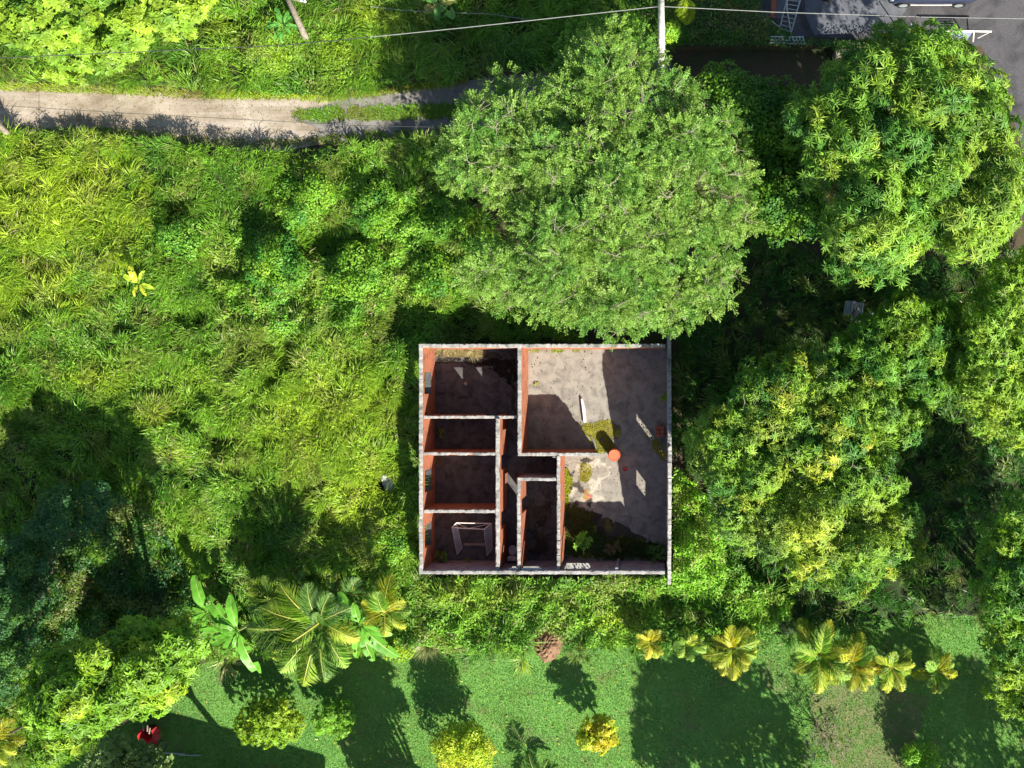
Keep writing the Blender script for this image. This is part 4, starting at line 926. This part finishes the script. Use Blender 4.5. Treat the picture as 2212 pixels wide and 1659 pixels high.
# toilet
tl = empty('toilet', at(C(687, 1400, 0)), label='white porcelain toilet without a lid in the narrow corridor end', cat='toilet')
MB().lathe([(.1, 0), (.11, .04), (.09, .18), (.13, .3), (.175, .38), (.175, .4), (.13, .4), (.11, .33), (.04, .26), (0, .25)], 24, sy=1.25).build('bowl', M['porcelain'], tl, smooth=True)
sm = MB(); ring = [(.185, .405), (.185, .425), (.11, .425), (.11, .405), (.185, .405)]
vs = [];
sm.lathe(ring, 24, sy=1.25); sm.f = [f for f in sm.f if len(f) == 4]; sm.build('seat', M['white'], tl)
MB().box(-.19, .19, -.44, -.25, .38, .72).build('cistern', M['porcelain'], tl, bevel=.02)
MB().box(-.2, .2, -.45, -.24, .722, .75).build('cistern_lid', M['white'], tl, bevel=.01)
# plants growing inside
def weed(label, cx, cy, h, n, seed, col, L=.2, spread=.35, catg='plant', name='weed'):
    rng = np.random.default_rng(seed); p = C(cx, cy, 0); root = empty(name, at(p), label=label, cat=catg)
    st = MB(); B_=[]; 
    k = max(3, n//16); tips = []
    for i in range(k):
        a = rng.uniform(0, 6.28); r = rng.uniform(.3, 1)*spread; e = (math.cos(a)*r, math.sin(a)*r, h*rng.uniform(.5, 1))
        st.tube([(0, 0, 0), (e[0]*.35, e[1]*.35, e[2]*.6), e], [.012, .008, .004], 4, False); tips.append(e)
    st.build('stem', M['twig'], root)
    tips = np.array(tips); m = n; idx = rng.integers(0, k, m); t = rng.uniform(.35, 1, m)[:, None]
    b = tips[idx]*t; a = rng.uniform(0, 6.28, m); d = norm(np.stack([np.cos(a), np.sin(a), rng.uniform(-.2, .6, m)], -1))
    nn = norm(np.array([0, 0, 1.])+rng.normal(0, .3, (m, 3))); Ls = rng.uniform(.6, 1.1, m)*L
    v, tr = leaf_arrays(b, d, nn, Ls, Ls*.38); c = np.repeat(mix(col[0], col[1], rng.random(m)), 4, 0)
    npmesh('foliage', v, tr, M['leaf'], c, root)
weed('green bush growing in the shade below the inner east wall', 1130, 1340, .9, 260, 71, (MID*1.2, MID*1.8), .22, .5)
weed('brown dead bush in the middle of the shaded south end', 1320, 1380, .9, 200, 72, (OLIVE*.7, STRAW*.4), .16, .5)
weed('dark green plant in the south east corner of the main room', 1600, 1410, 1.2, 260, 73, (MID, BLUE), .22, .5)
weed('plant climbing the shaded inside of the gable wall', 1652, 420, .9, 120, 74, (MID, MID*1.5), .15, .28)
weed('dull green plant beside the cot frame', 238, 1430, 1.0, 170, 75, (MID, OLIVE*.6), .2, .32)
weed('tiny plant at the foot of the grey wall near the cot frame', 400, 1458, .3, 50, 76, (OLIVE*.6, MID), .12, .18)
weed('olive weed in the small dark room beside the terracotta wall', 228, 655, .4, 80, 77, (OLIVE*.8, MID), .15, .25)
tuft('straw_tuft', 'pale straw tuft bursting from the corner room wall foot', 877.8+430*.3374, 713.2+140*.3374, 60, .55, (STRAW, STRAW*.8), 78, z=.16, lift=(.2, .9), Wd=.022)
tuft('straw_tuft', 'withered brown tuft in the north corner of the room with the longest window', 877.8+200*.3374, 713.2+835*.3374, 40, .4, (STRAW*.5, OLIVE*.4), 79, z=.16, Wd=.02)
weed('yellow creeping vine stretched over the main room floor', 845, 330, .1, 60, 80, (LIME, STRAW*.8), .09, .3, 'vine', 'creeping_vine')

# ------------------------------------------------------------------ poles and cables
def pole(name, label, base, top, r0, r1, mat, arm=None, catg='pole'):
    b = Vector(base); t = Vector(top); root = empty(name, tuple(b), label=label, cat=catg)
    MB().tube([(0, 0, 0), (t-b)*.5, t-b], [r0, (r0+r1)/2, r1], 10).build('shaft', mat, root, smooth=True)
    for (z, L, az) in (arm or []):
        c = (t-b)*z; d = Vector((math.cos(az), math.sin(az), 0))*L
        MB().tube([c-d, c+d], .045, 6).build('crossarm', mat, root)
        for s in (-1, -.8, .8, 1):
            MB().lathe([(.0, 0), (.04, 0), (.05, .05), (.03, .07), (.05, .1), (.02, .14), (0, .14)], 10).build('insulator', M['porcelain'], root, loc=c+d*s+Vector((0, 0, .04)))
    return t
pb = P(1429, 168, GZ); pt = P(1428, 2, 10.2)
pole('utility_pole', 'tall white concrete utility pole with short crossarms at the top', pb, (pt[0], pt[1]+.3, 10.6), .19, .12, M['white'], [(.955, .62, 0.05)])
pb2 = P(668, 98, GZ); pt2 = P(612, -24, 6.0)
pole('timber_pole', 'leaning grey timber pole on the bank above the track', pb2, pt2, .15, .11, M['wood'], [(.86, .8, 2.9)])
pb3 = P(36, 308, GZ); pt3 = P(-62, 212, 5.5)
pole('timber_pole', 'grey pole cut off by the left edge below the track', pb3, pt3, .14, .1, M['wood'])
def cable(label, pts, r, mat, sag=.0, name='overhead_cable'):
    out = []
    for a, b in zip(pts, pts[1:]):
        a = Vector(a); b = Vector(b)
        for i in range(24):
            t = i/24; out.append(a.lerp(b, t)-Vector((0, 0, sag*4*t*(1-t))))
    out.append(Vector(pts[-1])); tag(MB().tube(out, r, 6).build(name, mat, smooth=True), label, 'cable')
cable('thick pale overhead cable running left from the white pole', [P(1424, 14, 10.0), P(1000, 60, 8.7), P(800, 80, 8.1)], .017, M['cable_pale'])
cable('dark overhead cable continuing left over the timber pole and the bank', [P(800, 80, 8.1), P(610, 98, 7.6), P(0, 125, 6.6), P(-300, 138, 6.4)], .016, M['cable'])
cable('overhead cable crossing right from the white pole over the yard', [P(1432, 14, 10.0), P(1670, 26, 9.0), P(2000, 37, 8.2), P(2300, 42, 8)], .013, M['cable_pale'])
cable('thin dark wire crossing above the concrete track', [P(-60, 224, 5.5), P(300, 246, 5.1), P(768, 271, 5.0), P(1020, 276, 5.2)], .011, M['cable'], name='thin_wire')
cable('twisted fence wire on the upper bank in shade', [P(800, 14, 1.0), P(870, 22, 1.05), P(940, 26, 1.0), P(1060, 30, .9), P(1150, 44, .8)], .016, M['cable_pale'], name='fence_wire')
# ------------------------------------------------------------------ yard clutter, upper right
def pv(x, y, z=GZ): return Vector(P(x, y, z))
ld = empty('steel_ladder', tuple(pv(1700, 40)), label='pale green steel ladder frame leaning at the left of the paved yard', cat='ladder')
o_ = pv(1700, 40)
def lad(p0, p1, q0, q1, n):
    MB().tube([p0-o_, p1-o_], .035, 6).build('rail', M['galv'], ld); MB().tube([q0-o_, q1-o_], .035, 6).build('rail', M['galv'], ld)
    for i in range(n):
        t = (i+.5)/n; MB().tube([(p0-o_).lerp(p1-o_, t), (q0-o_).lerp(q1-o_, t)], .02, 5).build('rung', M['galv'], ld)
lad(pv(1683, 66, .25), pv(1712, -50, 1.5), pv(1708, 74, .25), pv(1742, -50, 1.5), 13)
MB().tube([pv(1709, 74, .3)-o_, pv(1700, 20, .9)-o_, pv(1700, -40, 1.4)-o_], .035, 6).build('brace', M['galv'], ld)
MB().tube([pv(1666, 46, .3)-o_, pv(1684, 58, .3)-o_], .03, 6).build('foot', M['white_metal'], ld)
pn = empty('rusty_panel', tuple(pv(1684, 15)), label='pale panel with a rust red edge beside the ladder frame', cat='panel')
oo = pv(1684, 15)
def quad3(name, pts, mat, parent, th=.03):
    v = [Vector(p) for p in pts]; n = (v[1]-v[0]).cross(v[2]-v[0]).normalized()*th
    MB().add(v+[p-n for p in v], [(0,1,2,3),(7,6,5,4),(0,4,5,1),(1,5,6,2),(2,6,7,3),(3,7,4,0)]).build(name, mat, parent)
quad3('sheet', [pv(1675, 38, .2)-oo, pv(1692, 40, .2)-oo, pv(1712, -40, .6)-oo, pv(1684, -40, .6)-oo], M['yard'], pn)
quad3('rust_edge', [pv(1664, 36, .2)-oo, pv(1674, 38, .2)-oo, pv(1683, -40, .6)-oo, pv(1670, -40, .6)-oo], M['brick'], pn)
gr = empty('metal_grating', tuple(pv(1700, 85)), label='grey metal grating lying on the bank below the ladder frame', cat='grating')
og = pv(1700, 85)
for (a, b) in ((pv(1664, 79, .7), pv(1736, 80, .7)), (pv(1664, 86, .65), pv(1738, 88, .65)), (pv(1664, 92, .6), pv(1742, 95, .6))): MB().tube([a-og, b-og], .032, 6).build('rail', M['galv'], gr)
for i in range(10):
    x = 1667+i*7.4; MB().tube([pv(x, 78, .72)-og, pv(x+4, 94, .62)-og], .028, 5).build('bar', M['galv'], gr)
gt = empty('folded_gate', tuple(pv(2090, 78)), label='blue white slatted gate lying at the edge of the gravel', cat='gate')
ogt = pv(2090, 78)
MB().tube([pv(2028, 66, .9)-ogt, pv(2142, 68, .9)-ogt], .045, 6).build('top_rail', M['white_metal'], gt)
for i in range(7): MB().tube([pv(2050+i*3, 70+i*2.6, .8-.08*i)-ogt, pv(2100-i*2, 70+i*2.8, .8-.08*i)-ogt], .03, 5).build('slat', plain('blue_white_metal', (.25, .29, .38), .5), gt)
MB().tube([pv(2104, 68, .85)-ogt, pv(2102, 90, .2)-ogt], .03, 5).build('post', M['white_metal'], gt)
MB().tube([pv(2112, 82, .3)-ogt, pv(2136, 70, .85)-ogt], .03, 5).build('brace', M['white_metal'], gt)
sb = tag(MB().box(-.16, .16, -.2, .2, 0, 1.0).build('meter_box', M['wood'], loc=tuple(pv(1806, 128)), bevel=.01), 'beige box standing in the dark ditch left of the mango tree', 'box')
cl = empty('clothes_line_post', tuple(pv(1952, 80)), label='thin metal post with a crossbar at the edge of the paved yard', cat='post')
MB().tube([(0, 0, 0), (0, .1, 1.6)], .03, 6).build('shaft', M['galv'], cl); MB().tube([(-1.4, .0, 1.0), (.6, .0, 1.0)], .02, 6).build('crossbar', M['galv'], cl)
ty = tag(MB().lathe([(.18, 0), (.3, 0), (.33, .06), (.33, .13), (.3, .19), (.18, .19), (.2, .095), (.18, 0)], 24).build('tyre', M['rubber'], loc=tuple(pv(1786, -10)), smooth=True), 'black tyre at the top edge of the paved yard', 'tyre')
# car
def car():
    L, Wc, = 4.15, 1.72; base = pv(2008, -23)
    root = empty('parked_car', tuple(base), 0.0, label='dark blue grey car parked on the gravel cut by the top edge', cat='car')
    body = plain('car_paint', (.035, .045, .085), .25, .3, .03); body.node_tree.nodes['Principled BSDF'].inputs['Coat Weight'].default_value = .6
    glass = plain('car_glass', (.03, .04, .05), .08, 0, .05)
    secs = [(-2.07,.62,.38,.62),(-1.95,.80,.26,.72),(-1.3,.84,.22,.86),(-.6,.86,.22,.93),(.4,.86,.22,.95),(1.3,.85,.22,.95),(1.85,.80,.26,.92),(2.05,.70,.36,.8)]
    vs = []; fs = []; k = 10
    for (x, w, z0, z1) in secs:
        for (yy, zz) in ((-.92,z0),(-1,z0+.15),(-1,z1-.22),(-.95,z1-.06),(-.8,z1),(.8,z1),(.95,z1-.06),(1,z1-.22),(1,z0+.15),(.92,z0)): vs.append((x, yy*w, zz))
    for i in range(len(secs)-1):
        for j in range(k): fs.append((i*k+j, i*k+(j+1)%k, (i+1)*k+(j+1)%k, (i+1)*k+j))
    fs.append(tuple(range(k-1, -1, -1))); fs.append(tuple(range((len(secs)-1)*k, len(secs)*k)))
    MB().add(vs, fs).build('body', body, root, smooth=True)
    cab = [(-1.15,.72,.92,.90),(-.45,.68,1.38,.6),(.9,.68,1.42,.6),(1.75,.70,.93,.9)]
    vs = [];
    for (x, w, z, _) in cab: vs += [(x, -w, z), (x, w, z)]
    g = MB(); g.add([(-1.15,-.74,.90),(-1.15,.74,.90),(-.4,-.62,1.36),(-.4,.62,1.36),(.95,-.62,1.38),(.95,.62,1.38),(1.7,-.72,.93),(1.7,.72,.93),(0,-.76,.93),(0,.76,.93)],
          [(0,1,3,2),(4,5,7,6),(0,2,8),(2,4,8),(4,6,8),(1,9,3),(3,9,5),(5,9,7)]); g.build('windows', glass, root)
    MB().box(-.42, .97, -.6, .6, 1.365, 1.41).build('roof', body, root, bevel=.02)
    for x in (-1.3, 1.28):
        for s in (-1, 1):
            w = MB().tube([(0, -.1, 0), (0, .1, 0)], .32, 20).build('wheel', M['rubber'], root, loc=(x, s*.78, .32))
            MB().tube([(0, -.105, 0), (0, .105, 0)], .2, 14).build('rim', M['galv'], w)
    for s in (-1, 1): MB().box(-2.0, -1.8, s*.62-.16, s*.62+.16, .56, .7).build('headlight', M['porcelain'], root, bevel=.03)
    MB().box(-1.0, 1.0, -.868, -.85, .30, .36).build('sill_trim', M['white_metal'], root)
car()
# corrugated scrap, bottles of white plastic, red bucket, rods, mound
sc = empty('corrugated_scrap', tuple(pv(1842, 668)), label='rusty corrugated sheets heaped under the trees', cat='scrap metal')
osc = pv(1842, 668)
def corr(a, b, c, mat, n=8):
    a, b, c = Vector(a)-osc, Vector(b)-osc, Vector(c)-osc; vs = []; fs = []
    m = n*4+1
    for i in range(m):
        p = a.lerp(b, i/(m-1)); z = .035*math.sin(2*math.pi*i/4); vs += [p+Vector((0, 0, z)), p+(c-a)+Vector((0, 0, z))]
    for i in range(m-1): fs.append((2*i, 2*i+2, 2*i+3, 2*i+1))
    o = MB().add(vs, fs).build('sheet', mat, sc)
corr(pv(1826, 650, .7), pv(1850, 650, .75), pv(1822, 680, .6), M['galv'], 5)
corr(pv(1842, 652, .85), pv(1868, 654, .9), pv(1838, 692, .7), M['rust'], 5)
corr(pv(1872, 676, .5), pv(1888, 676, .5), pv(1868, 688, .45), M['galv'], 3)
MB().tube([pv(1838, 696, .6)-osc, pv(1866, 694, .6)-osc], .03, 5).build('bar', M['white_metal'], sc)
rp = empty('red_bucket', tuple(pv(330, 1578)), label='red plastic drum split open on the shaded lawn', cat='bucket')
MB().lathe([(.0, .02), (.28, .02), (.3, .0), (.33, .75), (.36, .8), (.35, .8), (.31, .74), (.27, .05), (0, .05)], 24).build('shell', M['red'], rp, smooth=True)
fl = MB(); vs = []; k = 9
for i in range(k):
    a = -.9+1.6*i/(k-1); r1, r2 = .35, .62+.05*math.sin(i*2.3); vs += [(r1*math.cos(a), r1*math.sin(a), .78), (r2*math.cos(a), r2*math.sin(a), .62+.04*math.sin(i*4))]
fl.add(vs, [(2*i, 2*i+1, 2*i+3, 2*i+2) for i in range(k-1)]); fl.build('torn_flap', M['red'], rp)
for (x, y, az) in ((-.05, .38, 1.8), (.12, .36, 1.3), (.2, .25, .9)): MB().tube([(x, y-.15, .82), (x+.1*math.cos(az), y+.15, .86)], .03, 5).build('rim_shred', M['wood'], rp)
rd = empty('metal_rods', tuple(pv(395, 1630)), label='two thin pale rods lying on the shaded lawn', cat='rods')
ord_ = pv(395, 1630)
MB().tube([pv(345, 1626, 0)-ord_, pv(400, 1629, 0)-ord_], .03, 5).build('rod', M['galv'], rd); MB().tube([pv(385, 1631, 0)-ord_, pv(434, 1632, 0)-ord_], .03, 5).build('rod', M['galv'], rd)
def mound():
    p = pv(1183, 1394); vs = []; fs = []; n = 28; rings = 9; rng = np.random.default_rng(5)
    for i in range(rings):
        r = .78*(1-i/(rings-1)); z = .42*math.sin((i/(rings-1))*1.5)
        for k in range(n):
            a = 2*math.pi*k/n; rr = r*(1+.07*math.sin(3*a)+rng.normal(0, .035)); vs.append((rr*math.cos(a)*.92, rr*math.sin(a), z+rng.normal(0, .035)))
    for i in range(rings-1):
        for k in range(n): fs.append((i*n+k, i*n+(k+1)%n, (i+1)*n+(k+1)%n, (i+1)*n+k))
    root = empty('earth_mound', tuple(p), label='round mound of reddish brown earth at the lawn edge', cat='mound')
    MB().add(vs, fs).build('heap', stained('red_earth', (.16, .09, .05), (.28, .17, .10), (.09, .05, .03), 5, fine=20, bs=1), root)
    MB().box(-.9, .8, .78, .86, 0, .35).build('retaining_board', M['wood'], root)
mound()
lt = tag(MB().add([(0,0,.5),(.25,.05,.52),(.28,.3,.55),(.02,.28,.5),(.12,.14,.6)], [(0,1,4),(1,2,4),(2,3,4),(3,0,4)]).build('plastic_bag', M['white'], loc=tuple(pv(386, 172, GZ))), 'white plastic bag caught in the weeds above the track', 'bag')
# white sign board and stone kerb below the yard
kb = empty('retaining_wall', tuple(pv(1650, 103)), label='low dark retaining wall between the ditch and the paved yard', cat='wall')
okb = pv(1650, 103)
a = pv(1450, 103)-okb; b = pv(1860, 106)-okb
for i in range(16):
    t0, t1 = i/16, (i+1)/16; p = a.lerp(b, t0); q = a.lerp(b, t1)
    MB().box(p.x+.008, q.x-.008, -.12+random.uniform(-.02, .02), .1, 0, .55+random.uniform(-.03, .03)).build('stone', M['soil'], kb)
# neighbouring house just beyond the bottom edge
def neighbour():
    cx, cy = P(542, 0, 0)[0], P(0, 1812, 0)[1]
    r = empty('neighbour_house', (float(cx), float(cy), GZ), label='gabled house just beyond the bottom edge', cat='house')
    m = MB(); m.box(-5.6, 5.6, -10, -.3, 0, 3.7); m.build('wall', M['white'], r)
    for s in (-1, 1):
        MB().add([(0,0,6.15),(s*6.2,0,3.95),(s*6.2,-10.4,3.95),(0,-10.4,6.15),(0,0,6.0),(s*6.2,0,3.8),(s*6.2,-10.4,3.8),(0,-10.4,6.0)],
                 [(0,1,2,3),(7,6,5,4),(0,4,5,1),(1,5,6,2),(2,6,7,3)]).build('roof', M['brick'], r)
    MB().add([(-5.6,-.3,3.7),(5.6,-.3,3.7),(0,-.3,6.0),(-5.6,-.4,3.7),(5.6,-.4,3.7),(0,-.4,6.0)], [(0,1,2),(3,5,4)]).build('gable', M['white'], r)
neighbour()
